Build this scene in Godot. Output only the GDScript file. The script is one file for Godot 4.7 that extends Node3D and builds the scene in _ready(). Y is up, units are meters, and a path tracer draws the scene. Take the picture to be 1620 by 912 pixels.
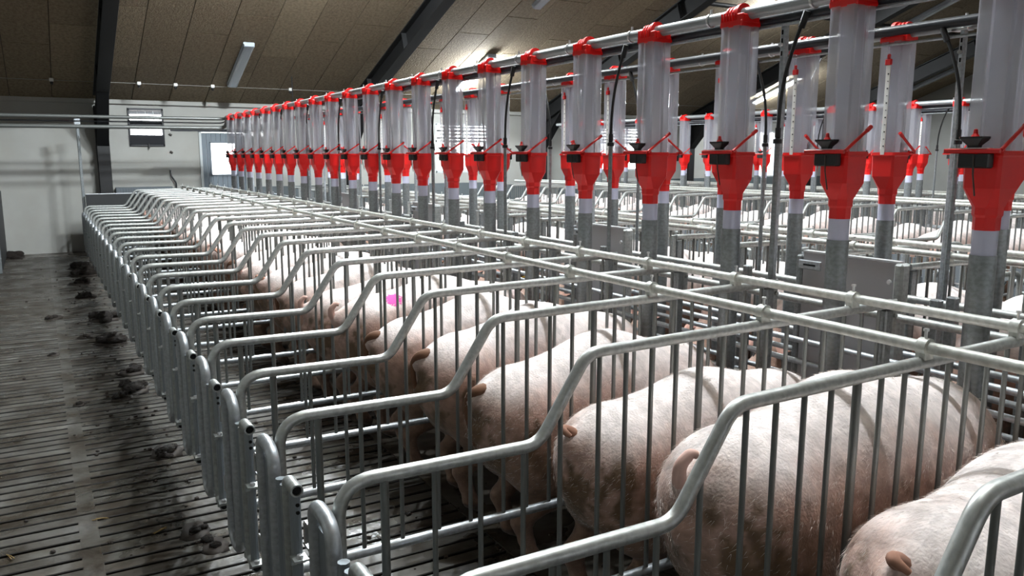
extends Node3D
# A sow barn: rows of insemination stalls, red and clear feed dispensers, a slatted aisle.
# x = across the rows, y = up, z = -t where t runs along the rows away from the camera. Units: metres.

const PITCH := 0.65          # stall width
const SLOPE := 0.36          # rise of the roof per metre
const T_WALL := 17.78
const EAVE := 2.945
const ROW_GAP := 7.32        # from one pair of rows to the next
const ORD := ["first", "second", "third", "fourth", "fifth", "sixth", "seventh", "eighth", "ninth", "tenth", "eleventh", "twelfth", "thirteenth", "fourteenth", "fifteenth", "sixteenth", "seventeenth", "eighteenth", "nineteenth", "twentieth", "twenty-first", "twenty-second", "twenty-third", "twenty-fourth", "twenty-fifth", "twenty-sixth", "twenty-seventh", "twenty-eighth"]

var M := {}
var names := {}
var rng := RandomNumberGenerator.new()
var noise := FastNoiseLite.new()
var fine := FastNoiseLite.new()

# ------------------------------------------------------------------ mesh builder
class MB:
	var v := PackedVector3Array()
	var n := PackedVector3Array()
	var c := PackedColorArray()
	func tri(a: Vector3, b: Vector3, d: Vector3, na: Vector3, nb: Vector3, nd: Vector3) -> void:
		if (b - a).cross(d - a).dot(na + nb + nd) > 0.0:
			v.append(a); v.append(d); v.append(b)
			n.append(na); n.append(nd); n.append(nb)
		else:
			v.append(a); v.append(b); v.append(d)
			n.append(na); n.append(nb); n.append(nd)
	func quad(a: Vector3, b: Vector3, d: Vector3, e: Vector3, nn: Vector3) -> void:
		tri(a, b, d, nn, nn, nn)
		tri(a, d, e, nn, nn, nn)
	func quads(a: Vector3, b: Vector3, d: Vector3, e: Vector3, na: Vector3, nb: Vector3, nd: Vector3, ne: Vector3) -> void:
		tri(a, b, d, na, nb, nd)
		tri(a, d, e, na, nd, ne)
	func poly(pts: Array, nn: Vector3) -> void:
		for i in range(1, pts.size() - 1):
			tri(pts[0], pts[i], pts[i + 1], nn, nn, nn)
	# a box with chamfered edges
	func box(at: Vector3, size: Vector3, bev := 0.0, b := Basis()) -> void:
		var h := size * 0.5
		if bev <= 0.0:
			for ax in 3:
				for s in [-1.0, 1.0]:
					var u := Vector3.ZERO; var w := Vector3.ZERO; var q := Vector3.ZERO
					u[(ax + 1) % 3] = h[(ax + 1) % 3]; w[(ax + 2) % 3] = h[(ax + 2) % 3]; q[ax] = s * h[ax]
					quad(at + b * (q - u - w), at + b * (q + u - w), at + b * (q + u + w), at + b * (q - u + w), b * (q.normalized()))
			return
		var k := minf(bev, minf(h.x, minf(h.y, h.z)) * 0.9)
		for ax in 3:
			var a1 := (ax + 1) % 3; var a2 := (ax + 2) % 3
			for s in [-1.0, 1.0]:
				var q := Vector3.ZERO; var u := Vector3.ZERO; var w := Vector3.ZERO
				q[ax] = s * h[ax]; u[a1] = h[a1] - k; w[a2] = h[a2] - k
				quad(at + b * (q - u - w), at + b * (q + u - w), at + b * (q + u + w), at + b * (q - u + w), b * q.normalized())
				for s2 in [-1.0, 1.0]:
					# edge between face ax (sign s) and face a1 (sign s2)
					var p1 := Vector3.ZERO; var p2 := Vector3.ZERO; var l := Vector3.ZERO
					p1[ax] = s * h[ax]; p1[a1] = s2 * (h[a1] - k)
					p2[ax] = s * (h[ax] - k); p2[a1] = s2 * h[a1]
					l[a2] = h[a2] - k
					quad(at + b * (p1 - l), at + b * (p1 + l), at + b * (p2 + l), at + b * (p2 - l), b * (p1 + p2).normalized())
		for sx in [-1.0, 1.0]:
			for sy in [-1.0, 1.0]:
				for sz in [-1.0, 1.0]:
					var s := Vector3(sx, sy, sz)
					var nn := b * s.normalized()
					tri(at + b * (s * Vector3(h.x, h.y - k, h.z - k)), at + b * (s * Vector3(h.x - k, h.y, h.z - k)), at + b * (s * Vector3(h.x - k, h.y - k, h.z)), nn, nn, nn)
	# a round tube swept along points; hollow shows an open end at the start
	func tube(pts: Array, r: float, sides := 10, caps := true, hollow := false, r_end := -1.0) -> void:
		var cnt := pts.size()
		var last := Vector3.UP
		var rings := []
		var norms := []
		for i in cnt:
			var d: Vector3
			if i == 0: d = pts[1] - pts[0]
			elif i == cnt - 1: d = pts[i] - pts[i - 1]
			else: d = (pts[i] - pts[i - 1]).normalized() + (pts[i + 1] - pts[i]).normalized()
			d = d.normalized()
			if i == 0:
				last = Vector3.UP if absf(d.y) < 0.9 else Vector3.RIGHT
			last = (last - d * last.dot(d)).normalized()
			var side := d.cross(last)
			var rr := r if r_end < 0.0 else lerpf(r, r_end, float(i) / (cnt - 1))
			var ring := PackedVector3Array(); var nr := PackedVector3Array()
			for k in sides:
				var a := TAU * k / sides
				var o := last * cos(a) + side * sin(a)
				nr.append(o); ring.append(pts[i] + o * rr)
			rings.append(ring); norms.append(nr)
		for i in cnt - 1:
			for k in sides:
				var k2 := (k + 1) % sides
				quads(rings[i][k], rings[i][k2], rings[i + 1][k2], rings[i + 1][k], norms[i][k], norms[i][k2], norms[i + 1][k2], norms[i + 1][k])
		if caps:
			for e in [0, cnt - 1]:
				var d: Vector3 = (pts[0] - pts[1]).normalized() if e == 0 else (pts[e] - pts[e - 1]).normalized()
				if hollow and e == 0:
					for k in sides:
						var k2 := (k + 1) % sides
						var c0: Vector3 = pts[0]
						var i0: Vector3 = c0 + (rings[0][k] - c0) * 0.76; var i1: Vector3 = c0 + (rings[0][k2] - c0) * 0.76
						quad(rings[0][k], rings[0][k2], i1, i0, d)
						quads(i0, i1, i1 - d * 0.09, i0 - d * 0.09, -norms[0][k], -norms[0][k2], -norms[0][k2], -norms[0][k])
						tri(i0 - d * 0.09, i1 - d * 0.09, c0 - d * 0.09, d, d, d)
				else:
					for k in range(1, sides - 1):
						tri(rings[e][0], rings[e][k], rings[e][k + 1], d, d, d)
	# profile of (radius, height) turned round the y axis
	func lathe(prof: Array, at: Vector3, sides := 16, b := Basis()) -> void:
		for i in prof.size() - 1:
			var p: Vector2 = prof[i]; var q: Vector2 = prof[i + 1]
			var sl := Vector2(q.y - p.y, p.x - q.x)
			if sl.length() < 1e-7: continue
			sl = sl.normalized()
			for k in sides:
				var a := TAU * k / sides; var a2 := TAU * (k + 1) / sides
				var d1 := Vector3(cos(a), 0, sin(a)); var d2 := Vector3(cos(a2), 0, sin(a2))
				var n1 := b * (d1 * sl.x + Vector3(0, sl.y, 0)); var n2 := b * (d2 * sl.x + Vector3(0, sl.y, 0))
				quads(at + b * (d1 * p.x + Vector3(0, p.y, 0)), at + b * (d2 * p.x + Vector3(0, p.y, 0)), at + b * (d2 * q.x + Vector3(0, q.y, 0)), at + b * (d1 * q.x + Vector3(0, q.y, 0)), n1, n2, n2, n1)
	# rings of the same count joined by flat faces
	func loft(rings: Array, cap_a := false, cap_b := false) -> void:
		for i in rings.size() - 1:
			var ra: PackedVector3Array = rings[i]; var rb: PackedVector3Array = rings[i + 1]
			var mid := Vector3.ZERO
			for p in ra: mid += p
			for p in rb: mid += p
			mid /= ra.size() + rb.size()
			for k in ra.size():
				var k2 := (k + 1) % ra.size()
				var nn := (ra[k2] - ra[k]).cross(rb[k] - ra[k])
				if nn.length() < 1e-9: nn = (rb[k2] - rb[k]).cross(rb[k] - ra[k])
				if nn.length() < 1e-9: continue
				nn = nn.normalized()
				if nn.dot((ra[k] + ra[k2] + rb[k] + rb[k2]) * 0.25 - mid) < 0.0: nn = -nn
				quad(ra[k], ra[k2], rb[k2], rb[k], nn)
		if cap_a: poly(Array(rings[0]), (rings[0][0] - rings[1][0]).normalized())
		if cap_b: poly(Array(rings[-1]), (rings[-1][0] - rings[-2][0]).normalized())
	func done() -> ArrayMesh:
		var a := []
		a.resize(Mesh.ARRAY_MAX)
		a[Mesh.ARRAY_VERTEX] = v
		a[Mesh.ARRAY_NORMAL] = n
		if c.size() == v.size() and c.size() > 0: a[Mesh.ARRAY_COLOR] = c
		var m := ArrayMesh.new()
		m.add_surface_from_arrays(Mesh.PRIMITIVE_TRIANGLES, a)
		return m

func V(x: float, y: float, t: float) -> Vector3:
	return Vector3(x, y, -t)

# rounds the inner corners of a path
func bend(p: Array, r: Array, seg := 6) -> Array:
	var o := [p[0]]
	for i in range(1, p.size() - 1):
		var a: Vector3 = (p[i - 1] - p[i]).normalized(); var b: Vector3 = (p[i + 1] - p[i]).normalized()
		var half := acos(clampf(a.dot(b), -1.0, 1.0)) * 0.5
		var rad: float = r[i - 1]
		var cut := minf(rad / tan(half), minf((p[i - 1] - p[i]).length(), (p[i + 1] - p[i]).length()) * 0.49)
		var q0: Vector3 = p[i] + a * cut; var q1: Vector3 = p[i] + b * cut
		for k in seg + 1:
			var u := float(k) / seg
			o.append(q0.lerp(p[i], u).lerp(p[i].lerp(q1, u), u))
	o.append(p[-1])
	return o

# ------------------------------------------------------------------ naming
func numbered(s: String) -> String:
	if not names.has(s):
		names[s] = 0
		return s
	names[s] += 1
	return "%s_%03d" % [s, names[s]]

func thing(called: String, label: String, category: String, at := Vector3.ZERO, turn := 0.0, group := "") -> Node3D:
	var o := Node3D.new()
	o.name = numbered(called)
	add_child(o)
	o.position = at
	o.rotation.y = turn
	tag(o, label, category, group)
	return o

func tag(o: Node3D, label: String, category: String, group := "") -> void:
	o.set_meta("label", label)
	o.set_meta("category", category)
	if group: o.set_meta("group", group)

func part(called: String, mesh: Mesh, mat: Material, parent: Node = null, at := Vector3.ZERO) -> MeshInstance3D:
	var o := MeshInstance3D.new()
	o.mesh = mesh
	o.material_override = mat
	o.position = at
	if parent == null or parent == self:
		o.name = numbered(called)
		add_child(o)
	else:
		var k: String = str(parent.get_instance_id()) + called
		names[k] = names.get(k, -1) + 1
		o.name = called if names[k] == 0 else "%s_%03d" % [called, names[k]]
		parent.add_child(o)
	return o

func struct(called: String, mesh: Mesh, mat: Material) -> MeshInstance3D:
	var o := part(called, mesh, mat)
	o.set_meta("kind", "structure")
	return o

func copy_of(o: Node3D, base: String, at: Vector3, turn: float, label: String, group := "") -> Node3D:
	var c: Node3D = o.duplicate()
	c.name = numbered(base)
	add_child(c)
	c.position = at
	c.rotation.y = turn
	c.set_meta("label", label)
	if group: c.set_meta("group", group)
	return c

# ------------------------------------------------------------------ materials
func noise_tex(freq: float, cols: Array, offs: Array, octaves := 4, seed_n := 1, size := 512, kind := FastNoiseLite.TYPE_SIMPLEX_SMOOTH) -> NoiseTexture2D:
	var f := FastNoiseLite.new()
	f.noise_type = kind
	f.frequency = freq
	f.fractal_octaves = octaves
	f.seed = seed_n
	var t := NoiseTexture2D.new()
	t.width = size; t.height = size
	t.seamless = true
	t.noise = f
	var g := Gradient.new()
	g.colors = PackedColorArray(cols)
	g.offsets = PackedFloat32Array(offs)
	t.color_ramp = g
	return t

func grey(a: float) -> Color:
	return Color(a, a, a)

func mat(called: String, col: Color, rough := 0.6, metal := 0.0) -> StandardMaterial3D:
	var m := StandardMaterial3D.new()
	m.resource_name = called
	m.albedo_color = col
	m.roughness = rough
	m.metallic = metal
	M[called] = m
	return m

func tri_map(m: StandardMaterial3D, scale: float, world := false) -> void:
	m.uv1_triplanar = true
	m.uv1_world_triplanar = world
	m.uv1_scale = Vector3.ONE * scale

func materials() -> void:
	# galvanised steel: dull grey, a little spangle, greenish brown film in places
	var spangle := noise_tex(0.03, [Color(0.80, 0.81, 0.81), Color(0.87, 0.88, 0.88), Color(0.92, 0.93, 0.94)], [0.25, 0.5, 0.8], 5, 3)
	var dull := noise_tex(0.02, [grey(0.34), grey(0.42), grey(0.52)], [0.2, 0.5, 0.8], 4, 8)
	for k in 3:
		var m := mat("galvanised_%d" % k, [Color(0.76, 0.765, 0.75), Color(0.71, 0.72, 0.71), Color(0.77, 0.785, 0.80)][k], 1.0, [0.55, 0.55, 0.65][k])
		m.albedo_texture = spangle
		m.roughness_texture = dull
		tri_map(m, 2.3)
	var worn := mat("galvanised_pale", Color(0.86, 0.86, 0.83), 1.0, 0.3)
	worn.albedo_texture = spangle; worn.roughness_texture = dull
	tri_map(worn, 2.0)
	var dark := mat("galvanised_dull", Color(0.58, 0.595, 0.60), 1.0, 0.55)
	dark.albedo_texture = spangle; dark.roughness_texture = dull
	tri_map(dark, 3.0)
	mat("picket_steel", Color(0.46, 0.47, 0.46), 0.45, 0.55)
	mat("gate_sheet", Color(0.54, 0.57, 0.59), 0.42, 0.6)
	mat("bolt_steel", Color(0.82, 0.82, 0.82), 0.3, 0.8)
	mat("hole_black", Color(0.02, 0.02, 0.02), 0.9)
	var red := mat("red_plastic", Color(0.83, 0.035, 0.02), 0.42)
	red.backlight_enabled = true
	red.backlight = Color(0.05, 0.004, 0.002)
	mat("lever_red", Color(0.78, 0.05, 0.04), 0.35)
	mat("black_plastic", Color(0.022, 0.022, 0.024), 0.45)
	var clear := mat("clear_plastic", Color(0.61, 0.61, 0.62, 0.47), 0.30)
	clear.transparency = BaseMaterial3D.TRANSPARENCY_ALPHA
	clear.backlight_enabled = true
	clear.backlight = Color(0.7, 0.7, 0.74)
	clear.clearcoat_enabled = true
	clear.clearcoat = 1.0
	clear.clearcoat_roughness = 0.1
	var film := mat("milky_plastic", Color(0.50, 0.50, 0.53, 0.6), 0.35)
	film.transparency = BaseMaterial3D.TRANSPARENCY_ALPHA
	film.backlight_enabled = true
	film.backlight = Color(0.9, 0.9, 0.95)
	var sl := mat("sleeve_plastic", Color(0.74, 0.75, 0.83), 0.35)
	sl.backlight_enabled = true
	sl.backlight = Color(0.35, 0.35, 0.38)
	mat("ruler_white", Color(0.88, 0.88, 0.86), 0.4)
	mat("rubber_black", Color(0.02, 0.02, 0.02), 0.4)
	mat("pipe_dark", Color(0.07, 0.085, 0.11), 0.35)
	mat("pipe_brown", Color(0.20, 0.17, 0.14), 0.5)
	mat("board_grey", Color(0.64, 0.645, 0.655), 0.5)
	mat("board_edge", Color(0.75, 0.76, 0.77), 0.4, 0.4)
	mat("end_board", Color(0.13, 0.137, 0.14), 0.6)
	# concrete
	var slat_c := noise_tex(0.006, [Color(0.28, 0.252, 0.222), Color(0.345, 0.328, 0.302), Color(0.38, 0.37, 0.35), Color(0.43, 0.425, 0.41)], [0.2, 0.42, 0.6, 0.85], 6, 11, 1024)
	var wet := noise_tex(0.005, [grey(0.26), grey(0.40), grey(0.60)], [0.3, 0.5, 0.72], 5, 14, 512)
	var rough_bump := noise_tex(0.05, [grey(0), grey(1)], [0.2, 0.8], 5, 15, 512)
	for k in 3:
		var m := mat("slat_concrete_%d" % k, [Color(0.75, 0.745, 0.735), Color(0.68, 0.665, 0.645), Color(0.82, 0.815, 0.80)][k], 1.0)
		m.albedo_texture = slat_c
		m.roughness_texture = wet
		m.heightmap_enabled = true
		m.heightmap_texture = rough_bump
		m.heightmap_scale = 0.15
		tri_map(m, 0.55, true)
	var solid := mat("solid_concrete", Color(0.80, 0.77, 0.73), 1.0)
	solid.albedo_texture = slat_c; solid.roughness_texture = wet
	tri_map(solid, 0.5, true)
	mat("slot_side", Color(0.09, 0.075, 0.06), 0.7)  # manure colour, kept dark to paint the shade inside the slots
	mat("pit_dark", Color(0.035, 0.03, 0.025), 0.8)
	var ww := mat("wood_wool", Color(0.49, 0.435, 0.35), 0.95)
	ww.albedo_texture = noise_tex(0.035, [Color(0.80, 0.79, 0.77), Color(0.92, 0.92, 0.91), Color(1, 1, 1)], [0.25, 0.5, 0.8], 5, 21, 512)
	ww.heightmap_enabled = true
	ww.heightmap_texture = noise_tex(0.06, [grey(0), grey(1)], [0.3, 0.7], 4, 22, 512)
	ww.heightmap_scale = 0.4
	tri_map(ww, 0.8, true)
	var ww2 := ww.duplicate(); ww2.resource_name = "wood_wool_light"; ww2.albedo_color = Color(0.53, 0.475, 0.385); M["wood_wool_light"] = ww2
	mat("roof_gap", Color(0.07, 0.055, 0.04), 0.9)
	var wall := mat("plaster_white", Color(0.62, 0.62, 0.60), 0.75)
	wall.albedo_texture = noise_tex(0.008, [Color(0.97, 0.968, 0.96), Color(0.985, 0.985, 0.982), Color(1, 1, 1)], [0.2, 0.5, 0.8], 4, 31, 512)
	tri_map(wall, 0.4, true)
	mat("wainscot_grey", Color(0.33, 0.36, 0.37), 0.7)
	mat("steel_black", Color(0.02, 0.023, 0.027), 0.55)
	mat("frame_dark", Color(0.05, 0.06, 0.09), 0.4)
	mat("frame_white", Color(0.72, 0.74, 0.74), 0.5)
	mat("door_grey", Color(0.40, 0.44, 0.47), 0.5)
	mat("radiator_grey", Color(0.36, 0.39, 0.41), 0.5)
	var gl := mat("window_glass", Color(0.9, 0.95, 1.0, 0.08), 0.03)
	gl.transparency = BaseMaterial3D.TRANSPARENCY_ALPHA
	var fix := mat("lamp_cover", Color(0.82, 0.86, 0.90, 0.4), 0.2)
	fix.transparency = BaseMaterial3D.TRANSPARENCY_ALPHA
	mat("lamp_body", Color(0.62, 0.65, 0.68), 0.4, 0.1)
	mat("lamp_tube_off", Color(0.85, 0.87, 0.88), 0.3)
	var on := mat("lamp_tube_lit", Color(0.95, 0.95, 0.92), 0.4)
	on.emission_enabled = true
	on.emission = Color(0.97, 0.985, 1.0)
	on.emission_energy_multiplier = 14.0
	mat("socket_white", Color(0.85, 0.85, 0.83), 0.4)
	mat("cable_grey", Color(0.50, 0.49, 0.46), 0.5)
	mat("cross_grey", Color(0.40, 0.41, 0.40), 0.4, 0.4)
	mat("manure_film", Color(0.145, 0.112, 0.085), 0.8)
	var dung := mat("dung", Color(0.15, 0.105, 0.072), 0.6)
	dung.heightmap_enabled = true
	dung.heightmap_texture = rough_bump
	dung.heightmap_scale = 0.8
	tri_map(dung, 4.0)
	mat("straw", Color(0.62, 0.52, 0.32), 0.8)
	# sows
	var hair := noise_tex(0.02, [grey(0.86), grey(1.0)], [0.3, 0.7], 5, 41, 512)
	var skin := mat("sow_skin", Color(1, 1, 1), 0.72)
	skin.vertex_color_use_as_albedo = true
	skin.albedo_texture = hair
	skin.heightmap_enabled = true
	skin.heightmap_texture = noise_tex(0.09, [grey(0), grey(1)], [0.3, 0.7], 3, 42, 512)
	skin.heightmap_scale = 0.12
	skin.rim_enabled = true
	skin.rim = 0.35
	skin.rim_tint = 0.2
	tri_map(skin, 1.6)
	var ear := mat("ear_skin", Color(0.66, 0.49, 0.43), 0.7)
	ear.backlight_enabled = true
	ear.backlight = Color(0.25, 0.12, 0.10)
	mat("tail_skin", Color(0.85, 0.70, 0.65), 0.75)
	mat("tail_worn", Color(0.62, 0.45, 0.37), 0.8)
	mat("pipe_grey", Color(0.60, 0.615, 0.62), 0.38, 0.5)
	mat("tail_dirty", Color(0.42, 0.29, 0.21), 0.85)
	mat("bristle", Color(0.96, 0.93, 0.91), 0.6)
	mat("ear_tag_yellow", Color(0.85, 0.68, 0.05), 0.5)
	mat("hoof", Color(0.22, 0.17, 0.13), 0.7)
	mat("mark_pink", Color(0.86, 0.22, 0.62), 0.7)

# ------------------------------------------------------------------ the camera, light and sky
func lighting() -> void:
	var cam := Camera3D.new()
	cam.name = "camera"
	cam.fov = 39.51
	cam.near = 0.05
	cam.far = 100.0
	cam.position = Vector3(0, 1.87, 0)
	cam.rotation = Vector3(deg_to_rad(-9.415), deg_to_rad(-30.27), 0)
	cam.current = true
	add_child(cam)
	var sky_m := ProceduralSkyMaterial.new()
	sky_m.sky_top_color = Color(0.80, 0.88, 1.0)
	sky_m.sky_horizon_color = Color(1.0, 1.0, 1.0)
	sky_m.ground_horizon_color = Color(0.92, 0.93, 0.95)
	sky_m.ground_bottom_color = Color(0.70, 0.70, 0.70)
	sky_m.sky_energy_multiplier = 2.0
	sky_m.ground_energy_multiplier = 1.8
	sky_m.sun_angle_max = 0.0
	var sky := Sky.new()
	sky.sky_material = sky_m
	var env := Environment.new()
	env.background_mode = Environment.BG_SKY
	env.sky = sky
	env.tonemap_mode = Environment.TONE_MAPPER_LINEAR
	env.tonemap_exposure = 3.6
	env.sdfgi_enabled = true
	env.ssao_enabled = true
	env.ssil_enabled = true
	var we := WorldEnvironment.new()
	we.name = "environment"
	we.environment = env
	add_child(we)

const LAMP_ENERGY := 4.5

# a fluorescent fitting under the sloping ceiling, its long side up the slope
func ceiling_lamp(x: float, t: float, lit: bool, label: String, group := "", power := 1.0) -> void:
	var len_m := 1.75
	var o := thing("ceiling_lamp", label, "lamp", V(x, EAVE + SLOPE * (T_WALL - t) - 0.10, t), 0.0, group)
	o.rotation.x = -atan(SLOPE)
	var b := MB.new()
	b.box(Vector3(0, 0.035, 0), Vector3(0.20, 0.05, len_m), 0.012)
	part("housing", b.done(), M.lamp_body, o)
	for sz in [-1.0, 1.0]:
		b = MB.new()
		b.box(Vector3(0, 0.01, sz * (len_m * 0.5 - 0.03)), Vector3(0.19, 0.07, 0.05), 0.01)
		part("end_cap", b.done(), M.lamp_body, o)
	for s in [-1.0, 1.0]:
		b = MB.new()
		b.tube([Vector3(s * 0.05, -0.005, -len_m * 0.46), Vector3(s * 0.05, -0.005, len_m * 0.46)], 0.016, 8)
		part("fluorescent_tube", b.done(), M.lamp_tube_lit if lit else M.lamp_tube_off, o)
	b = MB.new()
	var rings := []
	for z in [-len_m * 0.485, len_m * 0.485]:
		var ring := PackedVector3Array()
		for p in [Vector2(-0.092, 0.012), Vector2(-0.086, -0.028), Vector2(-0.055, -0.045), Vector2(0.055, -0.045), Vector2(0.086, -0.028), Vector2(0.092, 0.012)]:
			ring.append(Vector3(p.x, p.y, z))
		rings.append(ring)
	b.loft(rings)
	part("cover", b.done(), M.lamp_cover, o)
	if lit:
		# the two halves of the glowing fitting
		for s in [-1.0, 1.0]:
			var l := OmniLight3D.new()
			l.name = "lamp_light" if s < 0.0 else "lamp_light_001"
			l.light_color = Color(0.95, 0.98, 1.0)
			l.light_energy = LAMP_ENERGY * power
			l.light_size = 0.09
			l.omni_range = 60.0
			l.omni_attenuation = 2.0
			l.shadow_enabled = true
			l.position = Vector3(0, -0.15, s * len_m * 0.25)
			o.add_child(l)

# ------------------------------------------------------------------ building shell
func wall_with_holes(x0: float, x1: float, h: float, z0: float, z1: float, holes: Array) -> ArrayMesh:
	var xs := [x0, x1]; var ys := [0.0, h]
	for q in holes:
		for x in [q[0], q[1]]:
			if not x in xs: xs.append(x)
		for y in [q[2], q[3]]:
			if not y in ys: ys.append(y)
	xs.sort(); ys.sort()
	var b := MB.new()
	for i in xs.size() - 1:
		for j in ys.size() - 1:
			var cx: float = (xs[i] + xs[i + 1]) * 0.5; var cy: float = (ys[j] + ys[j + 1]) * 0.5
			var open := false
			for q in holes:
				if cx > q[0] and cx < q[1] and cy > q[2] and cy < q[3]: open = true
			if not open:
				b.box(Vector3(cx, cy, (z0 + z1) * 0.5), Vector3(xs[i + 1] - xs[i], ys[j + 1] - ys[j], absf(z1 - z0)))
	return b.done()

func shell() -> void:
	var zw := -T_WALL
	var holes := [[1.60, 2.25, 2.05, 2.78], [2.90, 3.86, 0.0, 2.38], [8.25, 9.75, 1.45, 2.62], [19.1, 20.0, 1.2, 2.6], [13.1, 14.6, 1.45, 2.62]]
	var front_holes := []
	for k in 6: front_holes.append([-4.0 + 5.0 * k, -2.2 + 5.0 * k, 1.3, 2.6])
	struct("wall_back", wall_with_holes(-7.0, 26.0, EAVE + 0.25, zw, zw - 0.25, holes), M.plaster_white)
	var b := MB.new()
	struct("wall_front", wall_with_holes(-7.0, 26.0, EAVE + 0.25, 13.78, 14.03, front_holes), M.plaster_white)
	b.box(Vector3(24.12, 4.4, -2.0), Vector3(0.25, 8.9, 32.2))
	struct("wall_right", b.done(), M.plaster_white)
	b = MB.new()
	b.box(Vector3(-6.12, 4.4, -2.0), Vector3(0.25, 8.9, 32.2))
	struct("wall_left", b.done(), M.plaster_white)
	b = MB.new()
	b.box(Vector3(13.9, 0.6, zw + 0.012), Vector3(19.9, 1.2, 0.024), 0.004)
	struct("trim_1", b.done(), M.wainscot_grey)
	b = MB.new()
	b.box(Vector3(9.0, EAVE - 0.045, zw + 0.03), Vector3(30.0, 0.09, 0.06), 0.006)
	struct("trim_2", b.done(), M.plaster_white)
	# ceiling: a slab on the slope, with boards below it
	var ceiling := Node3D.new()
	ceiling.name = "ceiling"
	add_child(ceiling)
	ceiling.set_meta("kind", "structure")
	ceiling.position = Vector3(0, EAVE, zw)
	ceiling.rotation.x = -atan(SLOPE)
	var ca := cos(atan(SLOPE))
	var ridge := (T_WALL - 2.0) / ca
	b = MB.new()
	b.box(Vector3(9.0, 0.11, ridge * 0.5 - 0.3), Vector3(31.0, 0.2, ridge + 0.9))
	part("roof_slab", b.done(), M.roof_gap, ceiling)
	var lp := 2.05 / ca
	b = MB.new()
	b.box(Vector3.ZERO, Vector3(PITCH * 0.0 + 0.672, 0.024, lp - 0.009), 0.004)
	var board := b.done()
	var near := MB.new()
	for c in range(-8, 36):
		var x := -0.35 + 0.68 * (c + 0.5)
		var off := fposmod(15.71 - 0.69 * c, 2.05)
		for k in range(-1, 9):
			var t0 := off + 2.05 * k          # far joint at t0 + 2.05, near joint at t0
			var s0 := maxf((T_WALL - (t0 + 2.05)) / ca, 0.0)
			var s1 := minf((T_WALL - t0) / ca, ridge)
			if s1 - s0 < 0.05: continue
			if t0 + 2.05 > 9.6 and c >= -1:
				var o := part("ceiling_board", board, M.wood_wool if (c * 7 + k * 3) % 4 != 0 else M.wood_wool_light, ceiling, Vector3(x, -0.012, (s0 + s1) * 0.5))
				o.scale.z = (s1 - s0 - 0.009) / (lp - 0.009)
			else:
				near.box(Vector3(x, -0.012, (s0 + s1) * 0.5), Vector3(0.672, 0.024, s1 - s0 - 0.009))
	part("ceiling_boards", near.done(), M.wood_wool, ceiling).set_meta("kind", "stuff")
	# the other slope, behind the camera
	b = MB.new()
	var a2 := atan(SLOPE)
	b.box(Vector3(9.0, (8.63 + EAVE) * 0.5 + 0.11, (13.8 - 2.0) * 0.5), Vector3(31.0, 0.2, 15.8 / ca + 0.9), 0.0, Basis(Vector3.RIGHT, a2))
	struct("ceiling_001", b.done(), M.wood_wool)
	# steel frames
	for k in 5:
		var x := 1.11 + 5.0 * k
		var o := thing("steel_frame", "black steel column and roof rafter, %s frame from the left end" % ORD[k], "beam", V(x, 0, T_WALL))
		b = MB.new()
		for s in [-1.0, 1.0]:
			b.box(Vector3(0, 1.40, 0.20 + s * 0.13), Vector3(0.22, 2.80, 0.022), 0.003)
		b.box(Vector3(0, 1.40, 0.20), Vector3(0.014, 2.80, 0.26))
		part("column", b.done(), M.steel_black, o)
		b = MB.new()
		var bs := Basis(Vector3.RIGHT, -atan(SLOPE))
		var len_r := ridge - 0.35
		var org := Vector3(0, EAVE, 0)
		for q in [[-0.055, 0.020, 0.22], [-0.40, 0.020, 0.22]]:
			b.box(org + bs * Vector3(0, q[0], 0.3 + len_r * 0.5), Vector3(q[2], q[1], len_r), 0.003, bs)
		b.box(org + bs * Vector3(0, -0.225, 0.3 + len_r * 0.5), Vector3(0.014, 0.33, len_r), 0.0, bs)
		for j in 8:
			b.box(org + bs * Vector3(0, -0.225, 1.6 + j * 2.0), Vector3(0.20, 0.33, 0.012), 0.0, bs)
		part("rafter", b.done(), M.steel_black, o)
		b = MB.new()
		# haunch that widens the knee of the frame
		var h0 := [Vector3(0, 2.05, 0.34), Vector3(0, 2.85, 0.34), Vector3(0, EAVE + 0.08, 1.35)]
		for s in [-1.0, 1.0]:
			b.poly([h0[0] + Vector3(s * 0.012, 0, 0), h0[1] + Vector3(s * 0.012, 0, 0), h0[2] + Vector3(s * 0.012, 0, 0)], Vector3(s, 0, 0))
		b.box((h0[0] + h0[2]) * 0.5, Vector3(0.20, 0.02, (h0[2] - h0[0]).length()), 0.0, Basis(Vector3.RIGHT, -atan2(h0[2].y - h0[0].y, h0[2].z - h0[0].z)))
		part("haunch", b.done(), M.steel_black, o)
	for q in [[11.1, 16.1, 12.1], [6.1, 11.1, 9.0], [16.1, 21.1, 12.1]]:
		b = MB.new()
		var y: float = EAVE + SLOPE * (T_WALL - q[2]) - 0.22
		b.tube([V(q[0] + 0.1, y, q[2]), V(q[1] - 0.1, y, q[2])], 0.045, 8)
		var br := part("brace_tube", b.done(), M.steel_black)
		tag(br, ["dark brace tube between the third and fourth roof rafters", "dark brace tube between second and third rafters near ridge", "dark brace tube between fourth and fifth roof rafters"][[11.1, 6.1, 16.1].find(q[0])], "brace")
	for q in [[11.25, 13.4, 13.2, 15.6], [16.25, 18.4, 13.2, 15.6]]:
		b = MB.new()
		b.tube([V(q[0], EAVE + SLOPE * (T_WALL - q[2]) - 0.3, q[2]), V(q[1], EAVE + SLOPE * (T_WALL - q[3]) - 0.3, q[3])], 0.018, 6)
		tag(part("brace_rod", b.done(), M.steel_black), "thin dark brace rod slanting from the %s rafter" % ("third" if q[0] < 12 else "fourth"), "brace")
	windows(zw)

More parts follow.
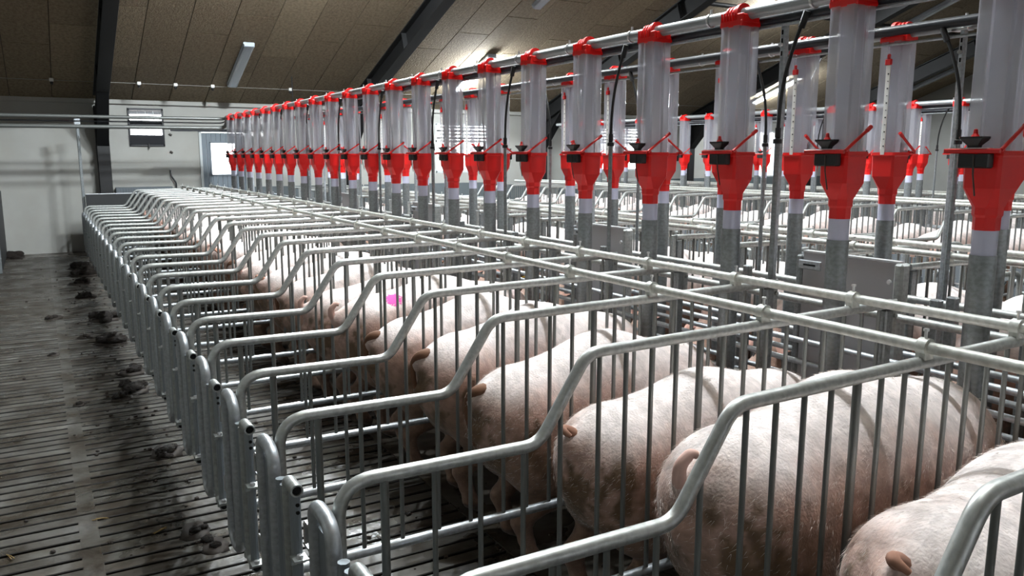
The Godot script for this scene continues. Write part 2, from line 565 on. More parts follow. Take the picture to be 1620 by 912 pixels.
func windows(zw: float) -> void:
	# window_1: dark hopper window with two rows of panes over a dark flap
	var w := Node3D.new()
	w.name = "window_1"; add_child(w); w.set_meta("kind", "structure")
	w.position = Vector3(1.925, 2.05, zw)
	var b := MB.new()
	for s in [-1.0, 1.0]: b.box(Vector3(s * 0.31, 0.365, -0.02), Vector3(0.035, 0.73, 0.10), 0.004)
	for y in [0.715, 0.475, 0.39, 0.015]: b.box(Vector3(0, y, -0.02), Vector3(0.65, 0.045 if y > 0.7 else 0.05, 0.10), 0.004)
	b.box(Vector3(0, 0.43, -0.04), Vector3(0.60, 0.10, 0.03))
	part("window_frame", b.done(), M.frame_dark, w)
	b = MB.new()
	b.box(Vector3(0, 0.12, 0.03), Vector3(0.62, 0.19, 0.03), 0.004, Basis(Vector3.RIGHT, 0.12))
	part("flap", b.done(), M.frame_dark, w)
	b = MB.new()
	b.box(Vector3(0.02, 0.0, 0.06), Vector3(0.03, 0.10, 0.03), 0.005)
	part("latch", b.done(), M.black_plastic, w)
	for r in [[0.505, 0.69], [0.215, 0.37]]:
		for k in 4:
			b = MB.new()
			b.box(Vector3(-0.22 + 0.147 * k, (r[0] + r[1]) * 0.5, -0.03), Vector3(0.145, r[1] - r[0], 0.006))
			part("pane", b.done(), M.window_glass, w)
		for k in 3:
			b = MB.new()
			b.box(Vector3(-0.147 + 0.147 * k, (r[0] + r[1]) * 0.5, -0.025), Vector3(0.006, r[1] - r[0], 0.012))
			part("glazing_bar", b.done(), M.frame_white, w)
	# door_1: grey boarded door with a bright pane
	var d := Node3D.new()
	d.name = "door_1"; add_child(d); d.set_meta("kind", "structure")
	d.position = Vector3(3.38, 0, zw)
	b = MB.new()
	for s in [-1.0, 1.0]: b.box(Vector3(s * 0.455, 1.19, -0.02), Vector3(0.05, 2.38, 0.12), 0.006)
	b.box(Vector3(0, 2.355, -0.02), Vector3(0.96, 0.05, 0.12), 0.006)
	part("door_frame", b.done(), M.frame_white, d)
	for k in 9:
		var x := -0.382 + 0.0955 * k
		var inside := absf(x) < 0.27
		b = MB.new()
		if inside:
			b.box(Vector3(x, 0.73, -0.04), Vector3(0.091, 1.44, 0.05), 0.006)
			b.box(Vector3(x, 2.225, -0.04), Vector3(0.091, 0.20, 0.05), 0.006)
		else:
			b.box(Vector3(x, 1.165, -0.04), Vector3(0.091, 2.32, 0.05), 0.006)
		part("door_board", b.done(), M.door_grey, d)
	b = MB.new()
	for s in [-1.0, 1.0]: b.box(Vector3(s * 0.262, 1.79, -0.03), Vector3(0.03, 0.70, 0.06), 0.004)
	for y in [1.455, 2.125]: b.box(Vector3(0, y, -0.03), Vector3(0.55, 0.03, 0.06), 0.004)
	part("pane_frame", b.done(), M.door_grey, d)
	b = MB.new()
	b.box(Vector3(0, 1.79, -0.04), Vector3(0.50, 0.66, 0.008))
	part("pane", b.done(), M.window_glass, d)
	# the other windows of the far wall
	var n := 2
	for q in [[8.25, 9.75, 1.45, 2.62, 0.42], [19.1, 20.0, 1.2, 2.6, 0.0], [13.1, 14.6, 1.45, 2.62, 0.42]]:
		w = Node3D.new()
		w.name = "window_%d" % n; add_child(w); w.set_meta("kind", "structure")
		n += 1
		var wd: float = q[1] - q[0]; var ht: float = q[3] - q[2]
		w.position = Vector3((q[0] + q[1]) * 0.5, q[2], zw)
		b = MB.new()
		for s in [-1.0, 1.0]: b.box(Vector3(s * (wd * 0.5 - 0.02), ht * 0.5, -0.05), Vector3(0.05, ht, 0.12), 0.004)
		for y in [0.02, ht - 0.02]: b.box(Vector3(0, y, -0.05), Vector3(wd, 0.05, 0.12), 0.004)
		if q[4] > 0.0: b.box(Vector3(0, ht - q[4], -0.05), Vector3(wd, 0.05, 0.12), 0.004)
		b.box(Vector3(0, ht * 0.5, -0.05), Vector3(0.04, ht, 0.10), 0.004)
		part("window_frame", b.done(), M.frame_white, w)
		if q[4] > 0.0:
			for k in 4:
				b = MB.new()
				b.box(Vector3(0, ht - 0.09 - 0.085 * k, -0.02), Vector3(wd - 0.08, 0.012, 0.07), 0.0, Basis(Vector3.RIGHT, 0.5))
				part("louvre_slat", b.done(), M.steel_black if k % 2 else M.frame_white, w)
		for s in [-1.0, 1.0]:
			b = MB.new()
			b.box(Vector3(s * wd * 0.25, ht * 0.5, -0.06), Vector3(wd * 0.5 - 0.05, ht - 0.08, 0.006))
			part("pane", b.done(), M.window_glass, w)
	for k in 6:
		b = MB.new()
		b.box(Vector3(-3.1 + 5.0 * k, 1.95, 13.9), Vector3(1.8, 1.3, 0.01))
		struct("window_%d" % (5 + k), b.done(), M.window_glass)

# a slat with a worn concrete top and sides dark for manure and painted slot shade: two surfaces
func slat_mesh(l: float, w: float) -> ArrayMesh:
	var a := MB.new(); var b := MB.new()
	var hx := l * 0.5; var hw := w * 0.5; var k := 0.004
	a.quad(Vector3(-hx, 0.045, -hw + k), Vector3(hx, 0.045, -hw + k), Vector3(hx, 0.045, hw - k), Vector3(-hx, 0.045, hw - k), Vector3.UP)
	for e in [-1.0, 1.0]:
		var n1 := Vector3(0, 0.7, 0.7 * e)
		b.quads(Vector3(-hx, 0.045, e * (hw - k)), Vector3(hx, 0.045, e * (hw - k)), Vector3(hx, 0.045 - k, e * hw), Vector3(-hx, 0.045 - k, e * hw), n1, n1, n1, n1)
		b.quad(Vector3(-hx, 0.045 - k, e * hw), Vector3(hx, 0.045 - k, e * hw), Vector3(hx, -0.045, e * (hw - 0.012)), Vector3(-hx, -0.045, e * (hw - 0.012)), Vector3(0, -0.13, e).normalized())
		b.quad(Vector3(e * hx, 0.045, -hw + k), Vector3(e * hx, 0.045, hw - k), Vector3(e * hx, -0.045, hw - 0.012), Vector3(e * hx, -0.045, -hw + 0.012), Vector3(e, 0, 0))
	var m := a.done()
	var arr := []
	arr.resize(Mesh.ARRAY_MAX)
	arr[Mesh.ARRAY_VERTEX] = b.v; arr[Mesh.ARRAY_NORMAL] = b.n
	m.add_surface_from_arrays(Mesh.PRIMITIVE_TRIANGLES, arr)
	return m

func floor_build() -> void:
	var f := Node3D.new()
	f.name = "floor"; add_child(f); f.set_meta("kind", "structure")
	var b := MB.new()
	b.box(Vector3(9.0, -0.45, -2.0), Vector3(31.0, 0.1, 32.4))
	part("pit_bottom", b.done(), M.pit_dark, f)
	b = MB.new()
	for q in [[1.785, 5.535], [1.785 + ROW_GAP, 5.535 + ROW_GAP], [16.4, 24.2]]:
		b.box(Vector3((q[0] + q[1]) * 0.5, -0.20, -2.0), Vector3(q[1] - q[0], 0.40, 32.0), 0.004)
	b.box(Vector3(-3.85, -0.20, -2.0), Vector3(4.4, 0.40, 32.0), 0.004)
	b.box(Vector3(9.0, -0.2, 7.4), Vector3(31.0, 0.39, 13.2))
	b.box(Vector3(0.07, -0.2, -17.5), Vector3(3.4, 0.40, 0.8), 0.004)
	part("solid_floor", b.done(), M.solid_concrete, f)
	# slats of the aisle: four to a panel, each panel with its end beams
	var lens := [[0.108, 1.783], [-1.642, 0.030]]
	var meshes := []
	for q in lens:
		for k in 3:
			meshes.append(slat_mesh(q[1] - q[0], [0.0845, 0.086, 0.083][k]))
	b = MB.new()
	b.box(Vector3.ZERO, Vector3(0.088, 0.09, 0.402), 0.003)
	var beam := b.done()
	var far := MB.new()
	var t := 4.148 - 0.42 * 8
	var count := 0
	while t < 17.1:
		for j in 4:
			var tt := t + 0.055 + 0.105 * j - (0.004 if j == 0 else 0.0)
			for s in 2:
				var q: Array = lens[s]
				var y := -0.045 + 0.0008 * sin(count * 1.7 + s)
				count += 1
				if tt > 1.4 and tt < 10.4 and not (s == 1 and tt < 3.6):
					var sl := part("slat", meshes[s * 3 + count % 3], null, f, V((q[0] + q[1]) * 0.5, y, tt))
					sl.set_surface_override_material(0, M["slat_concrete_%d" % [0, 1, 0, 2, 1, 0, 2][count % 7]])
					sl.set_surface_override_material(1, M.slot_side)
				else:
					far.box(V((q[0] + q[1]) * 0.5, y, tt), Vector3(q[1] - q[0], 0.09, 0.086), 0.003)
		part("slat_end_beam", beam, M.slat_concrete_0, f, V(0.069, -0.0449, t + 0.21))
		t += 0.42
	part("slat_run", far.done(), M.slat_concrete_1, f).set_meta("kind", "stuff")
	far = MB.new()
	for q in [[5.54, 7.29], [7.33, 9.1], [12.86, 14.6], [14.64, 16.4]]:
		t = 1.0
		while t < 17.6:
			far.box(V((q[0] + q[1]) * 0.5, -0.045, t), Vector3(q[1] - q[0], 0.09, 0.086), 0.0)
			t += 0.105
	part("slat_run", far.done(), M.slat_concrete_1, f).set_meta("kind", "stuff")

# ------------------------------------------------------------------ stall dividers
# In a stall's own frame x runs from the rear (gate) to the trough and y is up; the divider's plane is z = 0.
const RAIL := 0.0205
var picket_cache := {}

func divider_height(x: float) -> float:
	if x < 1.30: return 0.952
	if x < 1.545: return lerpf(0.965, 1.21, (x - 1.30) / 0.245)
	return lerpf(1.222, 1.24, (x - 1.545) / 1.5)

func picket_mesh(h: float, r: float) -> ArrayMesh:
	var k := "%.2f %.4f" % [h, r]
	if not picket_cache.has(k):
		var b := MB.new()
		b.tube([Vector3(0, 0, 0), Vector3(0, h, 0)], r, 7, false)
		picket_cache[k] = b.done()
	return picket_cache[k]

func make_divider(detail: bool) -> Node3D:
	var o := thing("stall_divider", "", "stall divider")
	var b := MB.new()
	var path := bend([Vector3(0.655, 0.14, 0), Vector3(0.655, 0.953, 0), Vector3(1.325, 0.945, 0), Vector3(1.515, 1.225, 0), Vector3(3.10, 1.242, 0)], [0.11, 0.10, 0.10], 8)
	b.tube(path, RAIL, 12)
	part("top_rail", b.done(), M.galvanised_0, o)
	b = MB.new()
	b.tube([Vector3(0.63, 0.375, 0), Vector3(3.08, 0.375, 0)], 0.0195, 10)
	part("bottom_rail", b.done(), M.galvanised_2, o)
	var xs := [0.795, 0.955, 1.112, 1.268, 1.41]
	for k in 14: xs.append(1.564 + 0.1125 * k)
	var all := MB.new()
	for i in xs.size():
		var x: float = xs[i]
		var r := 0.0088
		if i == 0 or i == 9: r = 0.0135
		var h := divider_height(x) - 0.375
		if i == 4: h = 1.08 - 0.375
		if detail:
			part("picket", picket_mesh(h, r), M.picket_steel, o, Vector3(x, 0.375, 0))
		else:
			all.tube([Vector3(x, 0.375, 0), Vector3(x, 0.375 + h, 0)], r, 5, false)
	if not detail:
		part("pickets", all.done(), M.picket_steel, o).set_meta("kind", "stuff")
	b = MB.new()
	b.box(Vector3(3.075, 0.61, 0), Vector3(0.05, 1.22, 0.04), 0.006)
	part("front_post", b.done(), M.galvanised_dull, o)
	b = MB.new()
	b.box(Vector3(3.12, 1.16, 0), Vector3(0.045, 0.20, 0.012), 0.004)
	b.lathe([Vector2(0, 0.012), Vector2(0.009, 0.010), Vector2(0.011, 0)], Vector3(3.125, 1.19, 0.006), 8, Basis(Vector3.RIGHT, PI / 2))
	part("end_plate", b.done(), M.galvanised_1, o)
	return o

# the gate of one stall: a leaf of tubes with an open-ended frame, and the bent hoop of the divider it hangs on.
# frame: z runs towards the camera along the row, z = 0 at the divider; x = 0 is the gate's plane
func make_gate() -> Node3D:
	var o := thing("stall_gate", "", "gate")
	var b := MB.new()
	var n0 := -0.275            # the open tube ends, facing the camera
	b.tube([Vector3(0, 0.837, n0), Vector3(0, 0.837, n0 - 0.05)] + bend([Vector3(0, 0.837, n0 - 0.055), Vector3(0, 0.837, n0 - 0.11), Vector3(0, 0.27, n0 - 0.11), Vector3(0, 0.27, n0 - 0.055)], [0.05, 0.05], 6) + [Vector3(0, 0.27, n0 - 0.012)], RAIL, 12, true, true)
	part("leaf_frame", b.done(), M.galvanised_1, o)
	b = MB.new()
	b.tube([Vector3(0, 0.27, n0 - 0.006), Vector3(0, 0.27, n0 - 0.05)], RAIL * 1.02, 12, true, true)
	part("open_tube_end", b.done(), M.galvanised_1, o)
	for y in [0.837, 0.27]:
		b = MB.new()
		b.tube([Vector3(0, y, n0 - 0.008), Vector3(0, y, n0 - 0.03)], RAIL * 0.75, 10)
		part("bore_shade", b.done(), M.hole_black, o)  # black plug stands in for the shade inside the open end
	# flattened end upright with holes
	b = MB.new()
	var rings := []
	for y in [0.285, 0.822]:
		var ring := PackedVector3Array()
		for k in 12:
			var a := TAU * k / 12
			ring.append(Vector3(0.016 * cos(a), y, n0 - 0.034 + 0.032 * sin(a)))
		rings.append(ring)
	b.loft(rings)
	part("end_upright", b.done(), M.gate_sheet, o)
	for y in [0.79, 0.765]:
		b = MB.new()
		b.tube([Vector3(0, y, n0), Vector3(0, y, n0 - 0.004)], 0.0065, 8)
		part("bolt_hole", b.done(), M.hole_black, o)
	for k in 2:
		b = MB.new()
		b.tube([Vector3(0.004, 0.29, n0 - 0.165 - 0.055 * k), Vector3(0.004, 0.80, n0 - 0.165 - 0.055 * k)], 0.0175, 8)
		part("leaf_upright", b.done(), M.gate_sheet, o)
	# hoop that stands astride the divider's rear end
	b = MB.new()
	var hp := bend([Vector3(0, 0.5, 0.085), Vector3(0, 0.872, 0.085), Vector3(0, 0.872, -0.085), Vector3(0, 0.205, -0.085), Vector3(0, 0.205, 0.085), Vector3(0, 0.5, 0.085)], [0.125, 0.05, 0.06, 0.08], 8)
	b.tube(hp, 0.0225, 14, false)
	part("hoop", b.done(), M.galvanised_2, o)
	b = MB.new()
	b.box(Vector3(0.006, 0.52, 0.0), Vector3(0.010, 0.58, 0.15), 0.003)
	part("hoop_sheet", b.done(), M.gate_sheet, o)
	# hinge brackets between hoop and leaf
	for y in [0.72, 0.40]:
		b = MB.new()
		b.box(Vector3(0.026, y, -0.15), Vector3(0.010, 0.085, 0.13), 0.004)
		b.box(Vector3(0.034, y - 0.045, -0.195), Vector3(0.06, 0.008, 0.12), 0.002)
		b.box(Vector3(0.046, y - 0.10, -0.20), Vector3(0.008, 0.12, 0.05), 0.002, Basis(Vector3.RIGHT, 0.6))
		var br := part("hinge_bracket", b.done(), M.galvanised_2, o)
		b = MB.new()
		b.box(Vector3(0.014, y + 0.028, -0.165), Vector3(0.058, 0.07, 0.008), 0.003)
		b.box(Vector3(0.014, y + 0.064, -0.13), Vector3(0.055, 0.008, 0.075), 0.003)
		var ear := part("latch_plate", b.done(), M.bolt_steel, o)
		b = MB.new()
		b.lathe([Vector2(0, 0.010), Vector2(0.009, 0.009), Vector2(0.010, 0)], Vector3(0.016, y + 0.03, -0.161), 8, Basis(Vector3.RIGHT, PI / 2))
		part("bolt", b.done(), M.bolt_steel, ear)
		for q in [Vector3(0.034, y - 0.041, -0.21), Vector3(0.034, y - 0.041, -0.165)]:
			b = MB.new()
			b.lathe([Vector2(0, 0.012), Vector2(0.010, 0.012), Vector2(0.010, 0)], q, 6)
			part("bolt", b.done(), M.bolt_steel, br)
		b = MB.new()
		b.box(Vector3(-0.004, y - 0.10, n0 + 0.012), Vector3(0.05, 0.006, 0.055), 0.002)
		b.box(Vector3(-0.004, y - 0.115, n0 - 0.01), Vector3(0.05, 0.03, 0.006), 0.002)
		var pl := part("catch_plate", b.done(), M.galvanised_1, o)
		b = MB.new()
		b.lathe([Vector2(0, 0.009), Vector2(0.010, 0.009), Vector2(0.011, 0)], Vector3(-0.004, y - 0.097, n0 + 0.014), 8)
		part("bolt", b.done(), M.bolt_steel, pl)
	return o

# ------------------------------------------------------------------ feed dispenser
func square_ring(w: float, d: float, cut: float, y: float, ox := 0.0, oz := 0.0) -> PackedVector3Array:
	var r := PackedVector3Array()
	for p in [Vector2(-w, -d + cut), Vector2(-w + cut, -d), Vector2(w - cut, -d), Vector2(w, -d + cut), Vector2(w, d - cut), Vector2(w - cut, d), Vector2(-w + cut, d), Vector2(-w, d - cut)]:
		r.append(Vector3(p.x + ox, y, p.y + oz))
	return r

func round_ring(rad: float, y: float) -> PackedVector3Array:
	# eight points that line up with square_ring's order
	var r := PackedVector3Array()
	for a in [202.5, 247.5, 292.5, 337.5, 22.5, 67.5, 112.5, 157.5]:
		r.append(Vector3(rad * cos(deg_to_rad(a)), y, rad * sin(deg_to_rad(a))))
	return r

# zs: the side (towards +z or -z) on which the lever crosses the box
func make_feeder(zs: float) -> Node3D:
	var o := thing("feed_dispenser", "", "feed dispenser")
	# clear fluted box: flat walls with shallow grooves
	var b := MB.new()
	var prof := []
	var w := 0.068
	for side in 4:
		var a := side * PI / 2
		for p in [Vector2(-w + 0.008, -w), Vector2(-0.020, -w), Vector2(-0.016, -w + 0.010), Vector2(0.010, -w + 0.010), Vector2(0.014, -w), Vector2(w - 0.008, -w)]:
			prof.append(p.rotated(a))
	var rings := []
	for y in [1.862, 2.50]:
		var ring := PackedVector3Array()
		for p in prof: ring.append(Vector3(p.x, y, p.y))
		rings.append(ring)
	b.loft(rings)
	part("clear_box", b.done(), M.clear_plastic, o)
	b = MB.new()
	b.box(Vector3(0.005, 2.17, 0), Vector3(0.004, 0.62, 0.116))
	part("inner_partition", b.done(), M.milky_plastic, o)
	b = MB.new()
	b.tube([Vector3(-0.025, 2.36, 0.03), Vector3(-0.025, 2.52, 0.03)], 0.022, 8)
	part("drop_spout", b.done(), M.milky_plastic, o)
	# red funnel
	b = MB.new()
	rings = [square_ring(0.074, 0.074, 0.008, 1.885), square_ring(0.076, 0.076, 0.008, 1.868), square_ring(0.071, 0.071, 0.010, 1.862), square_ring(0.069, 0.069, 0.012, 1.748), round_ring(0.053, 1.676), round_ring(0.053, 1.648), round_ring(0.0475, 1.638), round_ring(0.047, 1.590)]
	b.loft(rings)
	b.poly(Array(square_ring(0.070, 0.070, 0.010, 1.872)), Vector3.UP)
	part("funnel", b.done(), M.red_plastic, o)
	b = MB.new()
	b.lathe([Vector2(0.0, 1.59), Vector2(0.0445, 1.59), Vector2(0.0445, 1.485), Vector2(0.0, 1.485)], Vector3.ZERO, 14)
	part("white_sleeve", b.done(), M.sleeve_plastic, o)
	b = MB.new()
	b.lathe([Vector2(0.0, 1.495), Vector2(0.048, 1.495), Vector2(0.048, 0.42), Vector2(0.0, 0.42)], Vector3.ZERO, 14)
	part("drop_pipe", b.done(), M.galvanised_dull, o)
	# shutter: red strip along the aisle face that runs on as the lever
	b = MB.new()
	b.box(Vector3(-0.086, 1.888, -zs * 0.022), Vector3(0.045, 0.008, 0.205), 0.003)
	b.box(Vector3(-0.106, 1.884, -zs * 0.020), Vector3(0.008, 0.018, 0.212), 0.003)
	part("shutter_strip", b.done(), M.lever_red, o)
	b = MB.new()
	b.box(Vector3(-0.086, 1.8945, -zs * 0.035), Vector3(0.036, 0.004, 0.15), 0.001)
	part("strip_sheen", b.done(), M.ruler_white, o)  # white plate stands in for the shine on the strip
	b = MB.new()
	b.tube([Vector3(-0.100, 1.888, zs * 0.084), Vector3(0.045, 1.985, zs * 0.088)], 0.0075, 8)
	b.tube([Vector3(0.028, 1.9735, zs * 0.088), Vector3(0.055, 1.992, zs * 0.088)], 0.0098, 8)
	part("lever", b.done(), M.lever_red, o)
	b = MB.new()
	b.box(Vector3(-0.090, 1.850, -zs * 0.012), Vector3(0.036, 0.056, 0.118), 0.005)
	part("latch_box", b.done(), M.black_plastic, o)
	b = MB.new()
	var kz := -zs * 0.022
	b.loft([square_ring(0.012, 0.020, 0.003, 1.894, -0.086, kz), square_ring(0.014, 0.022, 0.003, 1.905, -0.086, kz), square_ring(0.028, 0.046, 0.004, 1.930, -0.086, kz), square_ring(0.028, 0.046, 0.004, 1.937, -0.086, kz)], true, true)
	part("latch_knob", b.done(), M.black_plastic, o)
	b = MB.new()
	b.lathe([Vector2(0.016, 1.937), Vector2(0.009, 1.948), Vector2(0.007, 1.963), Vector2(0.0, 1.966)], Vector3(-0.086, 0, kz), 8)
	part("knob_tip", b.done(), M.lever_red, o)
	b = MB.new()
	b.tube([Vector3(-0.110, 1.87, -0.008), Vector3(-0.108, 1.80, -0.006), Vector3(-0.092, 1.72, -0.002)], 0.003, 6)
	part("pull_rod", b.done(), M.pipe_brown, o)
	# ruler on the far face with its red marker
	b = MB.new()
	b.box(Vector3(0.073, 2.12, 0.0), Vector3(0.006, 0.50, 0.028), 0.002)
	var ru := part("ruler", b.done(), M.ruler_white, o)
	b = MB.new()
	for k in 11: b.box(Vector3(0.0765, 1.92 + 0.04 * k, -0.004), Vector3(0.002, 0.004 if k % 2 else 0.008, 0.008))
	part("scale_marks", b.done(), M.black_plastic, ru).set_meta("kind", "stuff")
	b = MB.new()
	b.box(Vector3(0.076, 2.385, 0.0), Vector3(0.018, 0.034, 0.038), 0.004)
	b.box(Vector3(0.076, 2.415, 0.0), Vector3(0.012, 0.028, 0.020), 0.004)
	part("ruler_marker", b.done(), M.lever_red, o)
	# red head that clamps round the feed pipe
	b = MB.new()
	b.box(Vector3(0, 2.508, 0.0), Vector3(0.140, 0.030, 0.146), 0.006)
	b.box(Vector3(-0.005, 2.535, -0.03), Vector3(0.100, 0.050, 0.085), 0.008)
	b.box(Vector3(-0.058, 2.530, 0.055), Vector3(0.014, 0.045, 0.04), 0.004)
	b.box(Vector3(0.0, 2.530, 0.070), Vector3(0.110, 0.040, 0.012), 0.004)
	for k in 5: b.box(Vector3(-0.062, 2.535, -0.066 + 0.018 * k), Vector3(0.012, 0.062, 0.006), 0.002)
	b.box(Vector3(0.0, 2.522, -0.078), Vector3(0.10, 0.05, 0.010), 0.003)
	part("head", b.done(), M.red_plastic, o)
	for k in 4:
		b = MB.new()
		var z := -0.062 + 0.022 * k
		var rr := 0.045 if k < 3 else 0.053
		b.tube([Vector3(0, 2.557, z), Vector3(0, 2.557, z + (0.012 if k < 3 else 0.022))], rr, 16)
		part("clamp_ring", b.done(), M.red_plastic, o)
	b = MB.new()
	b.box(Vector3(-0.035, 2.540, 0.045), Vector3(0.038, 0.034, 0.040), 0.004)
	part("cover_block", b.done(), M.black_plastic, o)
	return o

# ------------------------------------------------------------------ sows
# bones: [a, b, radius a, radius b, blend]; z is squeezed so that the trunk is taller than wide
func sow_bones(kind: int) -> Array:
	var k: float = [0.0, 0.02, -0.015][kind]
	var o := [
		[Vector3(0.28, 0.665, 0), Vector3(0.74, 0.70 + k, 0), 0.282, 0.328, 0.02],
		[Vector3(0.74, 0.70 + k, 0), Vector3(1.18, 0.665, 0), 0.328, 0.285, 0.08],
		[Vector3(1.15, 0.645, 0), Vector3(1.40, 0.47, 0), 0.285, 0.20, 0.10],
		[Vector3(1.40, 0.47, 0), Vector3(1.58, 0.37, 0), 0.195, 0.14, 0.06],
		[Vector3(1.57, 0.37, 0), Vector3(1.74, 0.22, 0), 0.12, 0.068, 0.05],
		[Vector3(1.725, 0.235, 0), Vector3(1.76, 0.205, 0), 0.064, 0.066, 0.01],
		[Vector3(0.00, 0.815, 0), Vector3(0.20, 0.80, 0), 0.042, 0.12, 0.09],
		[Vector3(-0.005, 0.66, 0), Vector3(0.06, 0.62, 0), 0.035, 0.06, 0.05],
	]
	for s in [-1.0, 1.0]:
		var st: float = [0.03, -0.03, 0.05][kind] * s
		o.append([Vector3(0.23, 0.70, s * 0.10), Vector3(0.28, 0.50, s * 0.145), 0.19, 0.165, 0.08])
		o.append([Vector3(0.29, 0.50, s * 0.155), Vector3(0.34 + st, 0.36, s * 0.165), 0.15, 0.085, 0.06])
		o.append([Vector3(0.34 + st, 0.36, s * 0.165), Vector3(0.19 + st, 0.245, s * 0.155), 0.078, 0.048, 0.04])
		o.append([Vector3(0.19 + st, 0.245, s * 0.155), Vector3(0.24 + st, 0.075, s * 0.155), 0.047, 0.040, 0.03])
		o.append([Vector3(0.24 + st, 0.065, s * 0.155), Vector3(0.285 + st, 0.03, s * 0.155), 0.042, 0.036, 0.02])
		o.append([Vector3(1.18, 0.56, s * 0.13), Vector3(1.15 - st, 0.37, s * 0.15), 0.155, 0.085, 0.06])
		o.append([Vector3(1.15 - st, 0.37, s * 0.15), Vector3(1.18 - st, 0.20, s * 0.15), 0.072, 0.050, 0.04])
		o.append([Vector3(1.18 - st, 0.20, s * 0.15), Vector3(1.18 - st, 0.07, s * 0.15), 0.048, 0.040, 0.03])
		o.append([Vector3(1.18 - st, 0.062, s * 0.15), Vector3(1.22 - st, 0.03, s * 0.15), 0.042, 0.036, 0.02])
		o.append([Vector3(1.48, 0.37, s * 0.05), Vector3(1.36, 0.37, s * 0.08), 0.11, 0.13, 0.06])
		o.append([Vector3(1.60, 0.455, s * 0.085), Vector3(1.635, 0.43, s * 0.08), 0.03, 0.028, 0.03])
	return o

var ba := PackedVector3Array()
var bd := PackedVector3Array()
var bl := PackedFloat32Array()
var br0 := PackedFloat32Array()
var br1 := PackedFloat32Array()
var bk := PackedFloat32Array()
const SQ := 1.17

func set_bones(list: Array) -> void:
	ba.clear(); bd.clear(); bl.clear(); br0.clear(); br1.clear(); bk.clear()
	for q in list:
		var a: Vector3 = q[0] * Vector3(1, 1, SQ); var b: Vector3 = q[1] * Vector3(1, 1, SQ)
		ba.append(a); bd.append(b - a); bl.append(1.0 / maxf((b - a).length_squared(), 1e-6)); br0.append(q[2]); br1.append(q[3] - q[2]); bk.append(q[4])

func sdf(p0: Vector3) -> float:
	var p := Vector3(p0.x, p0.y, p0.z * SQ)
	var d := 10.0
	for i in ba.size():
		var w := p - ba[i]
		var t := clampf(w.dot(bd[i]) * bl[i], 0.0, 1.0)
		var e := (w - bd[i] * t).length() - br0[i] - br1[i] * t
		var k := bk[i]
		var h := absf(d - e)
		if h < k:
			var q := (k - h) / k
			d = minf(d, e) - q * q * k * 0.25
		elif e < d:
			d = e
	return d

# surface nets over the blocks of a grid that the surface may cross
func net(lo: Vector3, hi: Vector3, h: float) -> Array:
	var nb := 4
	var nx := int(ceil((hi.x - lo.x) / h / nb)) * nb; var ny := int(ceil((hi.y - lo.y) / h / nb)) * nb; var nz := int(ceil((hi.z - lo.z) / h / nb)) * nb
	var sx := (ny + 1) * (nz + 1); var sy := nz + 1
	var f := PackedFloat32Array()
	f.resize((nx + 1) * sx)
	f.fill(99.0)
	var blocks := []
	for bi in nx / nb:
		for bj in ny / nb:
			for bz in nz / nb:
				var c := lo + Vector3(bi + 0.5, bj + 0.5, bz + 0.5) * h * nb
				if absf(sdf(c)) < h * nb * 1.05:
					blocks.append(Vector3i(bi, bj, bz) * nb)
	for q in blocks:
		for i in range(q.x, q.x + nb + 1):
			for j in range(q.y, q.y + nb + 1):
				for k in range(q.z, q.z + nb + 1):
					var at: int = i * sx + j * sy + k
					if f[at] > 90.0:
						f[at] = sdf(lo + Vector3(i, j, k) * h)
	var idx := {}
	var verts := PackedVector3Array()
	var offs := [0, sx, sy, sx + sy, 1, sx + 1, sy + 1, sx + sy + 1]
	var cor := [Vector3(0, 0, 0), Vector3(1, 0, 0), Vector3(0, 1, 0), Vector3(1, 1, 0), Vector3(0, 0, 1), Vector3(1, 0, 1), Vector3(0, 1, 1), Vector3(1, 1, 1)]
	var edges := [0, 1, 2, 3, 4, 5, 6, 7, 0, 2, 1, 3, 4, 6, 5, 7, 0, 4, 1, 5, 2, 6, 3, 7]
	for q in blocks:
		for i in range(q.x, q.x + nb):
			for j in range(q.y, q.y + nb):
				for k in range(q.z, q.z + nb):
					var at: int = i * sx + j * sy + k
					var inside := 0
					for o in offs:
						if f[at + o] < 0.0: inside += 1
					if inside == 0 or inside == 8: continue
					var sum := Vector3.ZERO
					var cnt := 0
					for e in 12:
						var e0: int = edges[e * 2]; var e1: int = edges[e * 2 + 1]
						var d0 := f[at + offs[e0]]; var d1 := f[at + offs[e1]]
						if (d0 < 0.0) != (d1 < 0.0):
							sum += cor[e0].lerp(cor[e1], d0 / (d0 - d1))
							cnt += 1
					idx[at] = verts.size()
					verts.append(lo + (Vector3(i, j, k) + sum / cnt) * h)
	var tris := PackedInt32Array()
	for at in idx:
		for ax in 3:
			var st: int = [sx, sy, 1][ax]
			var u: int = [sy, 1, sx][ax]; var w: int = [1, sx, sy][ax]
			if (f[at] < 0.0) != (f[at + st] < 0.0):
				if idx.has(at - u) and idx.has(at - w) and idx.has(at - u - w):
					var a: int = idx[at]; var b: int = idx[at - u]; var c: int = idx[at - u - w]; var d: int = idx[at - w]
					if f[at] < 0.0:
						tris.append_array(PackedInt32Array([a, c, b, a, d, c]))
					else:
						tris.append_array(PackedInt32Array([a, b, c, a, c, d]))
	return [verts, tris]

func smooth01(a: float, b: float, x: float) -> float:
	return smoothstep(a, b, x)

